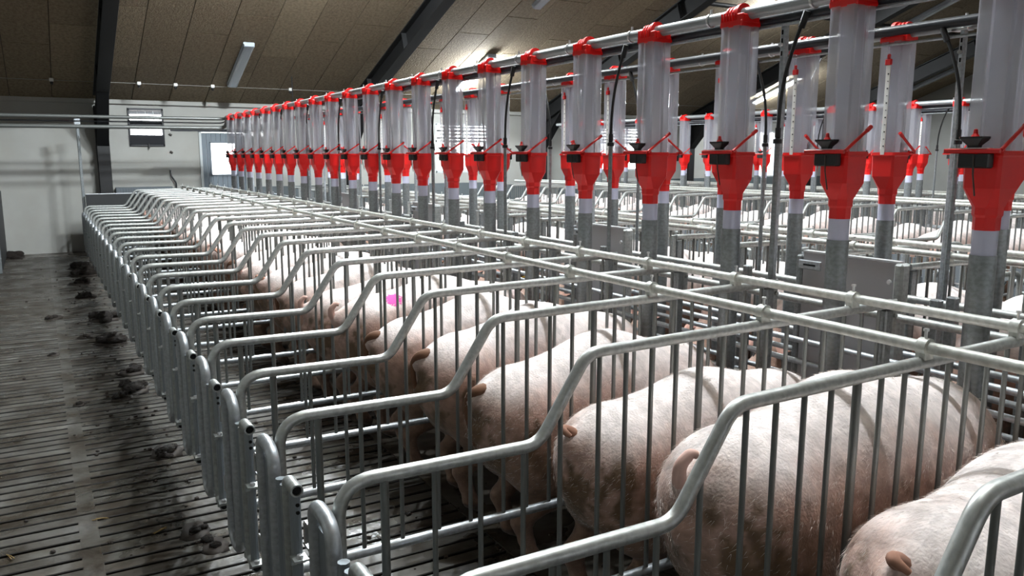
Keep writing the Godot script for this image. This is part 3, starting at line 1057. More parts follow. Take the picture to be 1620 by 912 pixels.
func sow_mesh(kind: int) -> ArrayMesh:
	set_bones(sow_bones(kind))
	var got := net(Vector3(-0.12, -0.04, -0.46), Vector3(2.04, 1.10, 0.46), 0.0195)
	var verts: PackedVector3Array = got[0]
	var tris: PackedInt32Array = got[1]
	var norm := PackedVector3Array()
	norm.resize(verts.size())
	for i in range(0, tris.size(), 3):
		var nn := -(verts[tris[i + 1]] - verts[tris[i]]).cross(verts[tris[i + 2]] - verts[tris[i]])
		for j in 3: norm[tris[i + j]] += nn
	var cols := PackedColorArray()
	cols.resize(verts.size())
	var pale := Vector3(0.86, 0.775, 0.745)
	var flank := Vector3(0.50, 0.275, 0.20)  # pink skin darkened to carry the shade below the back
	var dirt_shade := Vector3(0.20, 0.115, 0.062)
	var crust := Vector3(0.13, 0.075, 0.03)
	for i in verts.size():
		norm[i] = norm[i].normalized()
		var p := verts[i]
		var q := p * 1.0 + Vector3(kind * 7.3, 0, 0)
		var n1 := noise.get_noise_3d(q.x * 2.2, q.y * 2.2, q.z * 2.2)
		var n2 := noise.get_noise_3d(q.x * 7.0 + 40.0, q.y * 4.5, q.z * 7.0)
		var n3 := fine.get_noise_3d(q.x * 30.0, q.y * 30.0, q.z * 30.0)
		# white bristles grow thick on the back; skin shows on the sides, with shade painted in
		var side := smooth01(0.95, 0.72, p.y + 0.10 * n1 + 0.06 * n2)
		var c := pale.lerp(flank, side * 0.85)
		# caked mud on thighs, belly and legs, deepened by painted shade
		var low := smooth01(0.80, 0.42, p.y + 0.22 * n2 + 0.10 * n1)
		c = c.lerp(dirt_shade, clampf(low * 0.70 + 0.10 * n3 * side, 0.0, 0.85))
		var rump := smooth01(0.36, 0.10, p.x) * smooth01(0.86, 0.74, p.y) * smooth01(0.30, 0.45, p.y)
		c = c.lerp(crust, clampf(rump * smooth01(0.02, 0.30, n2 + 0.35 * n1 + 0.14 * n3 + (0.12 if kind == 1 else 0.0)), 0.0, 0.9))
		c = c.lerp(dirt_shade, smooth01(0.30, 0.50, n2 + 0.30 * n3) * 0.6 * side)
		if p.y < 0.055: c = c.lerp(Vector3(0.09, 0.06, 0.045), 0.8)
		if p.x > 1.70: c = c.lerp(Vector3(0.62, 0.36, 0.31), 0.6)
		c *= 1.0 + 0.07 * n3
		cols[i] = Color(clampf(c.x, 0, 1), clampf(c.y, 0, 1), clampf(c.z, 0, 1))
	var a := []
	a.resize(Mesh.ARRAY_MAX)
	a[Mesh.ARRAY_VERTEX] = verts
	a[Mesh.ARRAY_NORMAL] = norm
	a[Mesh.ARRAY_COLOR] = cols
	a[Mesh.ARRAY_INDEX] = tris
	var m := ArrayMesh.new()
	m.add_surface_from_arrays(Mesh.PRIMITIVE_TRIANGLES, a)
	return m

func ear_mesh(s: float) -> ArrayMesh:
	# a leaf that is cupped and hangs forward
	var b := MB.new()
	var rows := 8; var cols := 6
	var g := []
	for i in rows + 1:
		var u := float(i) / rows
		var half := 0.075 * sin(PI * pow(clampf(u * 0.93 + 0.05, 0, 1), 0.75)) + 0.004
		var row := []
		for j in cols + 1:
			var w := float(j) / cols * 2.0 - 1.0
			var lift := 0.025 * (1.0 - w * w) * sin(PI * u)
			row.append(Vector3(u * 0.13 + 0.02 * u * u, 0.06 * u - 0.10 * u * u + lift, s * (w * half + u * 0.06)))
		g.append(row)
	for side in [1.0, -1.0]:
		for i in rows:
			for j in cols:
				var p: Vector3 = g[i][j]; var q: Vector3 = g[i + 1][j]; var r: Vector3 = g[i + 1][j + 1]; var t: Vector3 = g[i][j + 1]
				var nn := (q - p).cross(t - p)
				if nn.length() < 1e-9: nn = (r - q).cross(t - r)
				nn = nn.normalized()
				if nn.y * side < 0.0: nn = -nn
				var o := nn * 0.003
				b.quad(p + o, q + o, r + o, t + o, nn)
	return b.done()

func tail_mesh(kind: int) -> ArrayMesh:
	var pts := []
	match kind:
		0:   # a raised curl, open towards the back
			pts = bend([Vector3(0.12, -0.005, 0), Vector3(-0.015, -0.03, 0), Vector3(-0.055, 0.0, 0.006), Vector3(-0.062, 0.055, 0.016), Vector3(-0.03, 0.088, 0.026), Vector3(-0.012, 0.08, 0.03)], [0.05, 0.04, 0.05, 0.03], 4)
		1:   # hangs down in an S
			for k in 14:
				var u := k / 13.0
				pts.append(Vector3(0.02 - 0.075 * sin(u * 2.4), 0.03 - 0.26 * u + 0.10 * sin(u * PI), 0.022 * sin(u * 7.0)))
		2:   # a raised stump with a hook
			for k in 12:
				var u := k / 11.0
				pts.append(Vector3(0.03 - 0.09 * sin(u * 2.2), 0.16 * u * (1.25 - u), 0.05 * u * u))
	var b := MB.new()
	b.tube(pts, 0.030, 10, true, false, 0.009 if kind != 0 else 0.013)
	return b.done()

var sow_kinds := []

func make_sow(kind: int, tail: int) -> Node3D:
	var o := thing("sow", "", "pig")
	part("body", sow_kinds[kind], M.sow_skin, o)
	for s in [-1.0, 1.0]:
		part("ear", ear_mesh(s), M.ear_skin, o, Vector3(1.45, 0.595, s * 0.09))
	part("tail", tail_mesh(tail), [M.tail_skin, M.tail_dirty, M.tail_worn][tail], o, Vector3(0.025, 0.83, 0))
	return o

func bristles(o: Node3D, kind: int, count: int) -> void:
	var b := MB.new()
	b.tri(Vector3(-0.0005, 0, 0), Vector3(0.0005, 0, 0), Vector3(0, 0.008, 0.024), Vector3.UP, Vector3.UP, Vector3.UP)
	b.tri(Vector3(0, -0.0005, 0), Vector3(0, 0.0005, 0.0), Vector3(0, 0.008, 0.024), Vector3.RIGHT, Vector3.RIGHT, Vector3.RIGHT)
	var mm := MultiMesh.new()
	mm.transform_format = MultiMesh.TRANSFORM_3D
	mm.mesh = b.done()
	var arr: Array = sow_kinds[kind].surface_get_arrays(0)
	var vs: PackedVector3Array = arr[Mesh.ARRAY_VERTEX]; var ns: PackedVector3Array = arr[Mesh.ARRAY_NORMAL]
	var where := []
	var tries := 0
	while where.size() < count and tries < count * 6:
		tries += 1
		var i := rng.randi() % vs.size()
		if vs[i].y < 0.42 or vs[i].x > 1.5: continue
		if vs[i].y < 0.7 and rng.randf() < 0.5: continue
		var nn := ns[i]
		# lie back and down along the body, from head to tail
		var back := Vector3(-0.75, -0.35, 0) + Vector3(rng.randf_range(-0.35, 0.35), rng.randf_range(-0.3, 0.3), rng.randf_range(-0.35, 0.35))
		var z := (back - nn * back.dot(nn))
		if z.length() < 0.05: continue
		z = z.normalized()
		var x := nn.cross(z).normalized()
		var sc := rng.randf_range(0.5, 1.1)
		where.append(Transform3D(Basis(x * sc, nn * sc, z * sc), vs[i] + Vector3(rng.randf_range(-0.01, 0.01), 0, rng.randf_range(-0.006, 0.006)) - nn * 0.001))
	mm.instance_count = where.size()
	for i in where.size(): mm.set_instance_transform(i, where[i])
	var mi := MultiMeshInstance3D.new()
	mi.name = "bristles"
	mi.multimesh = mm
	mi.material_override = M.bristle
	mi.set_meta("kind", "stuff")
	o.add_child(mi)

# ------------------------------------------------------------------ rows
func bar_with_clamps(called: String, label: String, x: float, y: float, t0: float, t1: float, ts: Array, r := 0.0195) -> Node3D:
	var o := thing(called, label, "rail", V(x, y, t0))
	var b := MB.new()
	b.tube([Vector3.ZERO, Vector3(0, 0, -(t1 - t0))], r, 10)
	part("bar", b.done(), M.galvanised_pale, o)
	b = MB.new()
	b.tube([Vector3(0, 0, 0.016), Vector3(0, 0, -0.016)], r + 0.010, 12)
	b.box(Vector3(0, -0.028, 0), Vector3(0.05, 0.03, 0.034), 0.004)
	var ring := b.done()
	b = MB.new()
	b.tube([Vector3(0, 0.026, 0), Vector3(0, 0.05, 0)], 0.005, 6)
	b.lathe([Vector2(0.0, 0.058), Vector2(0.009, 0.058), Vector2(0.009, 0.050), Vector2(0.0, 0.050)], Vector3.ZERO, 6)
	var bolt := b.done()
	for t in ts:
		var c := part("clamp", ring, M.galvanised_pale, o, Vector3(0, 0, -(t - t0)))
		part("bolt", bolt, M.bolt_steel, c)
	return o

func plain_bar(label: String, x: float, y: float, t0: float, t1: float, r := 0.018, m := "galvanised_0") -> void:
	var b := MB.new()
	b.tube([V(x, y, t0), V(x, y, t1)], r, 8)
	tag(part("front_rail", b.done(), M[m]), label, "rail")

func hose_drop(x: float, t: float, turn: float, label: String, group: String) -> Node3D:
	var dx := 0.0
	var o := thing("drinking_line", label, "water pipe", V(x, 0, t), turn, group)
	var b := MB.new()
	var pts := []
	for k in 15:
		var u := k / 14.0
		pts.append(Vector3(dx * (1.0 - u) * (1.0 - u) , lerpf(2.50, 1.98, u), -0.035 * sin(u * PI) + 0.12 * (1.0 - u)))
	b.tube(pts, 0.009, 8)
	part("hose", b.done(), M.rubber_black, o)
	b = MB.new()
	b.tube([Vector3(dx, 2.525, 0.135), Vector3(dx, 2.455, 0.105)], 0.016, 8)
	part("coupling", b.done(), M.black_plastic, o)
	b = MB.new()
	b.lathe([Vector2(0, 2.0), Vector2(0.014, 2.0), Vector2(0.014, 1.955), Vector2(0.010, 1.95), Vector2(0.021, 1.945), Vector2(0.021, 1.925), Vector2(0, 1.925)], Vector3.ZERO, 10)
	part("coupling", b.done(), M.black_plastic, o)
	b = MB.new()
	b.tube([Vector3(0, 1.95, 0), Vector3(0, 0.50, 0)], 0.0125, 10)
	part("steel_tube", b.done(), M.galvanised_dull, o)
	return o

func flip(x: float) -> float:
	return ROW_GAP - x

func rows() -> void:
	# ---- first row: dividers, gates, bars
	var d0 := make_divider(true)
	var g0 := make_gate()
	var ts := []
	var first_d := true
	var first_g := true
	for j in range(-2, 23):
		var t := 2.10 + PITCH * j
		ts.append(t)
		var lab := "galvanised stall divider of the aisle-side row, %s counting from the camera" % ORD[j + 2]
		if first_d:
			d0.position = V(0, 0, t); d0.set_meta("label", lab); d0.set_meta("group", "stall dividers of the aisle-side row")
			first_d = false
		else:
			copy_of(d0, "stall_divider", V(0, 0, t), 0.0, lab)
		if j >= -2 and j < 22:
			lab = "grey steel rear gate with open tube ends along aisle, %s counting from the camera" % ORD[j + 2]
			if first_g:
				g0.position = V(0.612, 0, t); g0.set_meta("label", lab); g0.set_meta("group", "rear gates along the slatted aisle")
				first_g = false
			else:
				copy_of(g0, "stall_gate", V(0.612, 0, t), 0.0, lab)
	bar_with_clamps("cross_rail", "long galvanised rail clamped across aisle-side stall dividers, the one nearer the aisle", 2.33, 1.282, 0.3, 16.5, ts)
	bar_with_clamps("cross_rail", "long galvanised rail clamped across aisle-side stall dividers, the one nearer the dispensers", 2.85, 1.288, 0.3, 16.5, ts)
	# ---- second row, its sows facing the first
	var ts2 := []
	for j in range(-1, 24):
		var t := 0.81 + PITCH * j
		ts2.append(t)
		copy_of(d0, "stall_divider", V(ROW_GAP, 0, t), PI, "galvanised stall divider of row behind first dispensers, %s counting from the camera" % ORD[j + 1], "stall dividers of the second row")
		if j < 23:
			var gg := copy_of(g0, "stall_gate", V(flip(0.612), 0, t), PI, "grey steel rear gate of the second row, %s counting from the camera" % ORD[j + 1], "rear gates of the second row")
	bar_with_clamps("cross_rail", "long galvanised rail clamped across the second row's dividers, nearer the dispensers", flip(2.72), 1.282, 0.3, 16.4, ts2)
	bar_with_clamps("cross_rail", "long galvanised rail clamped across the second row's dividers, nearer the far aisle", flip(2.33), 1.288, 0.3, 16.4, ts2)
	# ---- third and fourth rows, farther off
	var d1 := make_divider(false)
	var used := false
	var ts3 := []
	for j in range(2, 23):
		var t := 2.10 + PITCH * j
		ts3.append(t)
		var lab := "galvanised stall divider of third row across the far aisle, %s from its near end" % ORD[j - 2]
		if not used:
			d1.position = V(ROW_GAP, 0, t); d1.set_meta("label", lab); d1.set_meta("group", "stall dividers of the third row")
			used = true
		else:
			copy_of(d1, "stall_divider", V(ROW_GAP, 0, t), 0.0, lab)
		copy_of(d1, "stall_divider", V(2 * ROW_GAP, 0, t), PI, "galvanised stall divider of fourth and farthest row, %s from its near end" % ORD[j - 2], "stall dividers of the fourth row")
		if j < 22:
			copy_of(g0, "stall_gate", V(ROW_GAP + 0.612, 0, t), 0.0, "grey steel rear gate of the third row, %s from its near end" % ORD[j - 2], "rear gates of the third row")
	bar_with_clamps("cross_rail", "long galvanised rail over third row of dividers, nearer its aisle", ROW_GAP + 2.33, 1.282, 3.2, 16.4, [])
	bar_with_clamps("cross_rail", "long galvanised rail over third row of dividers, nearer its dispensers", ROW_GAP + 2.85, 1.288, 3.2, 16.4, [])
	bar_with_clamps("cross_rail", "long galvanised rail over fourth row of dividers, nearer its dispensers", ROW_GAP + flip(2.85), 1.282, 3.2, 16.4, [])
	bar_with_clamps("cross_rail", "long galvanised rail over fourth row of dividers, nearer its far side", ROW_GAP + flip(2.33), 1.288, 3.2, 16.4, [])
	# ---- troughs and the rails between the heads
	trough_zone(0.0, "between the two nearest rows", 0.4)
	trough_zone(ROW_GAP, "between the two farther rows", 3.4)
	# ---- dispensers
	var f0 := make_feeder(1.0)
	var f1 := make_feeder(-1.0)
	var n := 0
	for k in range(-1, 21):
		var t := 2.3645 + PITCH * k
		var lab := "clear feed dispenser with red funnel in front line, %s counting from the right" % ORD[n]
		if n == 0:
			f0.position = V(3.075, 0, t); f0.set_meta("label", lab); f0.set_meta("group", "feed dispensers of the front line")
		else:
			copy_of(f0, "feed_dispenser", V(3.075, 0, t), 0.0, lab)
		n += 1
	n = 0
	for k in range(-2, 19):
		var t := 2.95 + PITCH * k
		if n == 0:
			f1.position = V(4.245, 0, t); f1.rotation.y = PI; f1.set_meta("label", "clear feed dispenser with ruler and red marker in second line, first from the right"); f1.set_meta("group", "feed dispensers of the second line")
		else: copy_of(f1, "feed_dispenser", V(4.245, 0, t), PI, "clear feed dispenser with ruler and red marker in second line, %s from the right" % ORD[n], "feed dispensers of the second line")
		n += 1
	n = 0
	for k in range(4, 21):
		copy_of(f0, "feed_dispenser", V(ROW_GAP + 3.075, 0, 2.3645 + PITCH * k), 0.0, "small distant feed dispenser with red funnel in third line, %s from the right" % ORD[n], "feed dispensers of the third line")
		copy_of(f1, "feed_dispenser", V(ROW_GAP + 4.245, 0, 2.31 + PITCH * k), PI, "small distant feed dispenser with red funnel in fourth line, %s from the right" % ORD[n], "feed dispensers of the fourth line")
		n += 1
	# ---- feed and water pipes along the lines
	pipe_line(3.075, 0.085, 0.2, "front", 2.557)
	pipe_line(4.245, -0.085, 0.2, "second", 2.545, 0.004)
	pipe_line(ROW_GAP + 3.075, 0.085, 4.0, "third", 2.557)
	pipe_line(ROW_GAP + 4.245, -0.085, 4.0, "fourth", 2.545)
	# ---- hoses to the drinking tubes
	for k in 10:
		hose_drop(3.12, 2.78 + 1.335 * k, 0.0, "black hose dropping to steel drinking tube behind front dispensers, %s from the right" % ORD[k], "hoses of the front line")
	for k in 10:
		hose_drop(4.15, 2.50 + 1.30 * k, PI, "black hose dropping to steel drinking tube by second dispensers, %s from the right" % ORD[k], "hoses of the second line")
	for k in 5:
		hose_drop(ROW_GAP + 3.17, 6.6 + 1.95 * k, 0.0, "distant black hose and drinking tube by third dispensers, %s from the right" % ORD[k], "hoses of the third line")
	# ---- posts that carry the pipes
	var b: MB
	for q in [[3.20, 2.84, "front"], [3.20, 6.66, "front"], [3.20, 10.56, "front"], [3.20, 14.4, "front"], [4.22, 2.56, "second"], [4.22, 5.81, "second"], [4.22, 9.71, "second"], [4.22, 13.6, "second"]]:
		var nth := 0
		for w in [2.84, 6.66, 10.56, 14.4, 2.56, 5.81, 9.71, 13.6]:
			if w == q[1]: break
			nth += 1
		var o := thing("pipe_post", "flat galvanised post carrying the %s pipe line, %s from the right" % [q[2], ORD[nth % 4]], "post", V(q[0], 0, q[1]))
		b = MB.new()
		b.box(Vector3(0, 1.26, 0), Vector3(0.034, 2.52, 0.026), 0.004)
		part("strut", b.done(), M.galvanised_2, o)
		b = MB.new()
		b.box(Vector3(-0.017, 0, 0), Vector3(0.004, 0.022, 0.009))
		var slot := b.done()
		for y in [2.46, 2.42, 2.36]: part("slot", slot, M.hole_black, o, Vector3(0, y, 0))
		b = MB.new()
		b.box(Vector3(0, 2.515, -0.01), Vector3(0.06, 0.012, 0.09), 0.003)
		b.lathe([Vector2(0, 0.014), Vector2(0.011, 0.014), Vector2(0.011, 0.0)], Vector3(-0.02, 2.40, 0), 6, Basis(Vector3.FORWARD, -PI / 2))
		part("hanger_plate", b.done(), M.bolt_steel, o)

func pipe_line(x: float, dx: float, t0: float, which: String, y: float, dy := -0.032) -> void:
	var o := thing("feed_pipe", "grey galvanised feed pipe above the %s line of dispensers" % which, "pipe", V(x, y, t0))
	var b := MB.new()
	b.tube([Vector3.ZERO, Vector3(0, 0, -(15.75 - t0))], 0.031, 12)
	part("pipe", b.done(), M.pipe_grey, o)
	b = MB.new()
	b.tube([Vector3(0, 0, 0.006), Vector3(0, 0, -0.006)], 0.036, 12)
	b.tube([Vector3(0, 0.034, 0), Vector3(0, 0.055, 0)], 0.007, 6)
	var ring := b.done()
	var t := 0.42
	while t < 15.4 - t0:
		part("pipe_clip", ring, M.bolt_steel, o, Vector3(0, 0, -t))
		t += PITCH
	b = MB.new()
	b.tube([V(x + dx, y + dy, t0), V(x + dx, y + dy, 15.75)], 0.028, 12)
	tag(part("water_pipe", b.done(), M.pipe_dark), "dark plastic water pipe beside the %s feed pipe" % which, "pipe")
	b = MB.new()
	b.tube([V(x + dx * 0.9, y - 0.068, t0), V(x + dx * 0.9, y - 0.068, 15.75)], 0.008, 8)
	tag(part("support_rod", b.done(), M.galvanised_2), "thin galvanised rod under the %s feed pipe" % which, "rod")

func trough_zone(x0: float, where: String, t0: float) -> void:
	var t1 := 16.4
	for s in 2:
		var side: String = ["near", "far"][s]
		var fx := func(x: float) -> float: return x0 + (x if s == 0 else flip(x))
		# trough: a long channel with rolled lips
		var o := thing("feed_trough", "long grey feed trough %s, %s side" % [where, side], "trough", V(fx.call(3.26), 0, t0))
		var b := MB.new()
		var prof := [Vector2(-0.17, 0.36), Vector2(-0.17, 0.10), Vector2(-0.08, 0.05), Vector2(0.08, 0.05), Vector2(0.17, 0.10), Vector2(0.17, 0.36)]
		for i in prof.size() - 1:
			var p: Vector2 = prof[i]; var q: Vector2 = prof[i + 1]
			var nn := Vector3(q.y - p.y, p.x - q.x, 0).normalized()
			for e in [1.0, -1.0]:
				var off: Vector3 = nn * 0.006 * e
				b.quad(Vector3(p.x, p.y, 0) + off, Vector3(q.x, q.y, 0) + off, Vector3(q.x, q.y, -(t1 - t0)) + off, Vector3(p.x, p.y, -(t1 - t0)) + off, nn * e)
		part("channel", b.done(), M.board_grey, o)
		for e in [-0.17, 0.17]:
			b = MB.new()
			b.tube([Vector3(e, 0.36, 0), Vector3(e, 0.36, -(t1 - t0))], 0.014, 8)
			part("lip", b.done(), M.galvanised_dull, o)
		var k := 0
		for q in [[3.40, 1.12], [3.555, 0.86], [3.555, 0.74], [3.555, 0.58], [3.555, 0.47]]:
			plain_bar("galvanised front rail %s, %s side, %s from the top" % [where, side, ORD[k]], fx.call(q[0]), q[1], t0, t1, 0.020 if k == 0 else 0.017, "galvanised_0" if k == 0 else "galvanised_2")
			k += 1
		var j := 0
		var t := t0 + 0.5
		while t < t1:
			b = MB.new()
			b.box(V(fx.call(3.595), 0.60, t), Vector3(0.04, 1.20, 0.05), 0.006)
			tag(part("front_post", b.done(), M.galvanised_dull), "square steel post at trough %s, %s side, %s from camera" % [where, side, ORD[j]], "post", "front posts " + where)
			j += 1
			t += PITCH * 2
	if x0 > 0.0: return
	# grey boards that close the gap between two facing sows
	var m := 0
	for q in [[2.43, 3.02], [4.60, 5.23], [7.85, 8.48], [10.45, 11.08]]:
		var o := thing("divider_board", "grey plastic board between facing stalls, %s from the right" % ["large nearest one, first", "smaller one behind dispensers, second", "third", "fourth"][m], "board", V(3.66, 0, q[0]))
		m += 1
		var w: float = q[1] - q[0]
		var b := MB.new()
		b.box(Vector3(0, 0.95, -w * 0.5), Vector3(0.035, 0.78, w), 0.004)
		part("panel", b.done(), M.board_grey, o)
		b = MB.new()
		b.box(Vector3(0, 1.343, -w * 0.5), Vector3(0.042, 0.010, w), 0.002)
		part("top_edge", b.done(), M.board_edge, o)
		b = MB.new()
		b.box(Vector3(0, 0.67, 0.0), Vector3(0.07, 1.34, 0.05), 0.012)
		part("end_channel", b.done(), M.galvanised_1, o)
		b = MB.new()
		b.box(Vector3(0, 0.66, -w - 0.02), Vector3(0.05, 1.32, 0.04), 0.008)
		part("end_post", b.done(), M.galvanised_dull, o)
		b = MB.new()
		b.box(Vector3(-0.024, 1.27, -w + 0.055), Vector3(0.012, 0.05, 0.15), 0.004)
		var sl := part("slide_plate", b.done(), M.galvanised_2, o)
		b = MB.new()
		b.box(Vector3(-0.031, 1.27, -w + 0.055), Vector3(0.003, 0.010, 0.08))
		part("slot", b.done(), M.hole_black, sl)
		b = MB.new()
		b.lathe([Vector2(0, 0.01), Vector2(0.012, 0.008), Vector2(0.014, 0)], Vector3(-0.02, 1.24, -0.05), 8, Basis(Vector3.FORWARD, -PI / 2))
		part("rivet", b.done(), M.bolt_steel, o)

func sows() -> void:
	for k in 3: sow_kinds.append(sow_mesh(k))
	var protos := []
	for k in 3: protos.append(make_sow(k, k))
	# [stall index from the camera, kind, rear x, scale, label]; the nearest ones by their looks
	var near := [
		[0, 2, 1.76, 1.0, "sow nearest the camera, only its white back showing at the lower right"],
		[1, 0, 1.66, 1.055, "large sow with raised curled tail and brown muddy flank behind nearest whole divider"],
		[2, 2, 1.66, 0.95, "sow with short hooked tail and dung-crusted thigh, left of the large curl-tailed sow"],
		[3, 1, 1.60, 0.965, "sow with brown dried mud over its whole thigh, third whole sow from the right"],
		[4, 1, 1.62, 0.99, "sow with long muddy tail hanging in an S, fourth whole sow from right"],
		[5, 1, 1.60, 0.96, "sow with drooping tail beside a bright back, fifth whole sow from right"],
		[6, 0, 1.60, 1.0, "sow with small round pink marker spot on its rump"],
	]
	var used := [false, false, false]
	for i in 24:
		var t := 0.80 + PITCH * (i + 0.5)
		var kind := [2, 0, 1][i % 3] as int
		var x := 1.58 + rng.randf_range(-0.04, 0.03)
		var sc := rng.randf_range(0.93, 1.0)
		var lab := "pinkish sow standing in the aisle-side row, %s stall from the camera" % ORD[i]
		if i < near.size():
			kind = near[i][1]; x = near[i][2]; sc = near[i][3]; lab = near[i][4]
		var o: Node3D
		if not used[kind]:
			o = protos[kind]; used[kind] = true
			o.position = V(x, 0, t); o.set_meta("label", lab)
		else:
			o = copy_of(protos[kind], "sow", V(x, 0, t), 0.0, lab)
		o.set_meta("group", "sows of the aisle-side row")
		o.scale = Vector3.ONE * sc
		o.rotation.y = rng.randf_range(-0.02, 0.02)
		if i == 1:
			var b := MB.new()
			b.box(Vector3(1.55, 0.637, 0.13), Vector3(0.05, 0.006, 0.035), 0.003, Basis(Vector3.RIGHT, 0.5))
			var e := part("ear_tag", b.done(), M.ear_tag_yellow, o)
			e.set_meta("label", "yellow ear tag")
		if i == 6:
			var b := MB.new()
			var arr: Array = sow_kinds[kind].surface_get_arrays(0)
			var vs: PackedVector3Array = arr[Mesh.ARRAY_VERTEX]; var ns: PackedVector3Array = arr[Mesh.ARRAY_NORMAL]; var ix: PackedInt32Array = arr[Mesh.ARRAY_INDEX]
			for q in range(0, ix.size(), 3):
				var c := (vs[ix[q]] + vs[ix[q + 1]] + vs[ix[q + 2]]) / 3.0
				if c.distance_to(Vector3(0.36, 0.93, 0.12)) < 0.055 + 0.012 * sin(q):
					b.tri(vs[ix[q]] + ns[ix[q]] * 0.0015, vs[ix[q + 1]] + ns[ix[q + 1]] * 0.0015, vs[ix[q + 2]] + ns[ix[q + 2]] * 0.0015, ns[ix[q]], ns[ix[q + 1]], ns[ix[q + 2]])
			if b.v.size() > 0:
				part("marker_spot", b.done(), M.mark_pink, o).set_meta("label", "bright pink paint spot")
	for i in 22:
		var t := 0.81 + PITCH * (i + 0.5)
		var kind := [0, 2, 1][i % 3] as int
		var o := copy_of(protos[kind], "sow", V(flip(1.58 + rng.randf_range(-0.04, 0.03)), 0, t), PI, "pale sow facing the aisle-side row from the second row, %s from camera" % ORD[i], "sows of the second row")
		o.scale = Vector3.ONE * rng.randf_range(0.95, 1.04)
	for i in 19:
		var t := 2.10 + PITCH * (i + 2.5)
		var o := copy_of(protos[[1, 0, 2][i % 3]], "sow", V(ROW_GAP + 1.58 + rng.randf_range(-0.04, 0.03), 0, t), 0.0, "distant sow in the third row across the far aisle, %s from its near end" % ORD[i], "sows of the third row")
		o.scale = Vector3.ONE * rng.randf_range(0.96, 1.05)
		o = copy_of(protos[[2, 1, 0][i % 3]], "sow", V(ROW_GAP + flip(1.58), 0, t), PI, "distant sow in the fourth and farthest row, %s from its near end" % ORD[i], "sows of the fourth row")
	# bristles on the three nearest
	for q in get_children():
		if q.name == "sow" or String(q.name).begins_with("sow_"):
			var g: String = q.get_meta("group", "")
			if g == "sows of the aisle-side row" and q.position.z > -3.6:
				var kind := sow_kinds.find(q.get_node("body").mesh)
				bristles(q, kind, 9000)

# ------------------------------------------------------------------ dung, straw
func lump(seed_n: int, sq: float) -> ArrayMesh:
	var b := MB.new()
	var nu := 16; var nv := 10
	var g := []
	for i in nv + 1:
		var row := []
		for j in nu:
			var a := TAU * j / nu; var e := PI * i / nv
			var d := Vector3(sin(e) * cos(a), cos(e), sin(e) * sin(a))
			var r := 1.0 + 0.45 * noise.get_noise_3d(d.x * 1.6 + seed_n * 9.0, d.y * 1.6, d.z * 1.6) + 0.30 * fine.get_noise_3d(d.x * 3.0 + seed_n * 5.0, d.y * 3.0, d.z * 3.0)
			row.append(Vector3(d.x * r, d.y * r * sq, d.z * r))
		g.append(row)
	for i in nv:
		for j in nu:
			var k := (j + 1) % nu
			var p: Vector3 = g[i][j]; var q: Vector3 = g[i][k]; var r: Vector3 = g[i + 1][k]; var s: Vector3 = g[i + 1][j]
			b.quads(p, q, r, s, p.normalized(), q.normalized(), r.normalized(), s.normalized())
	return b.done()

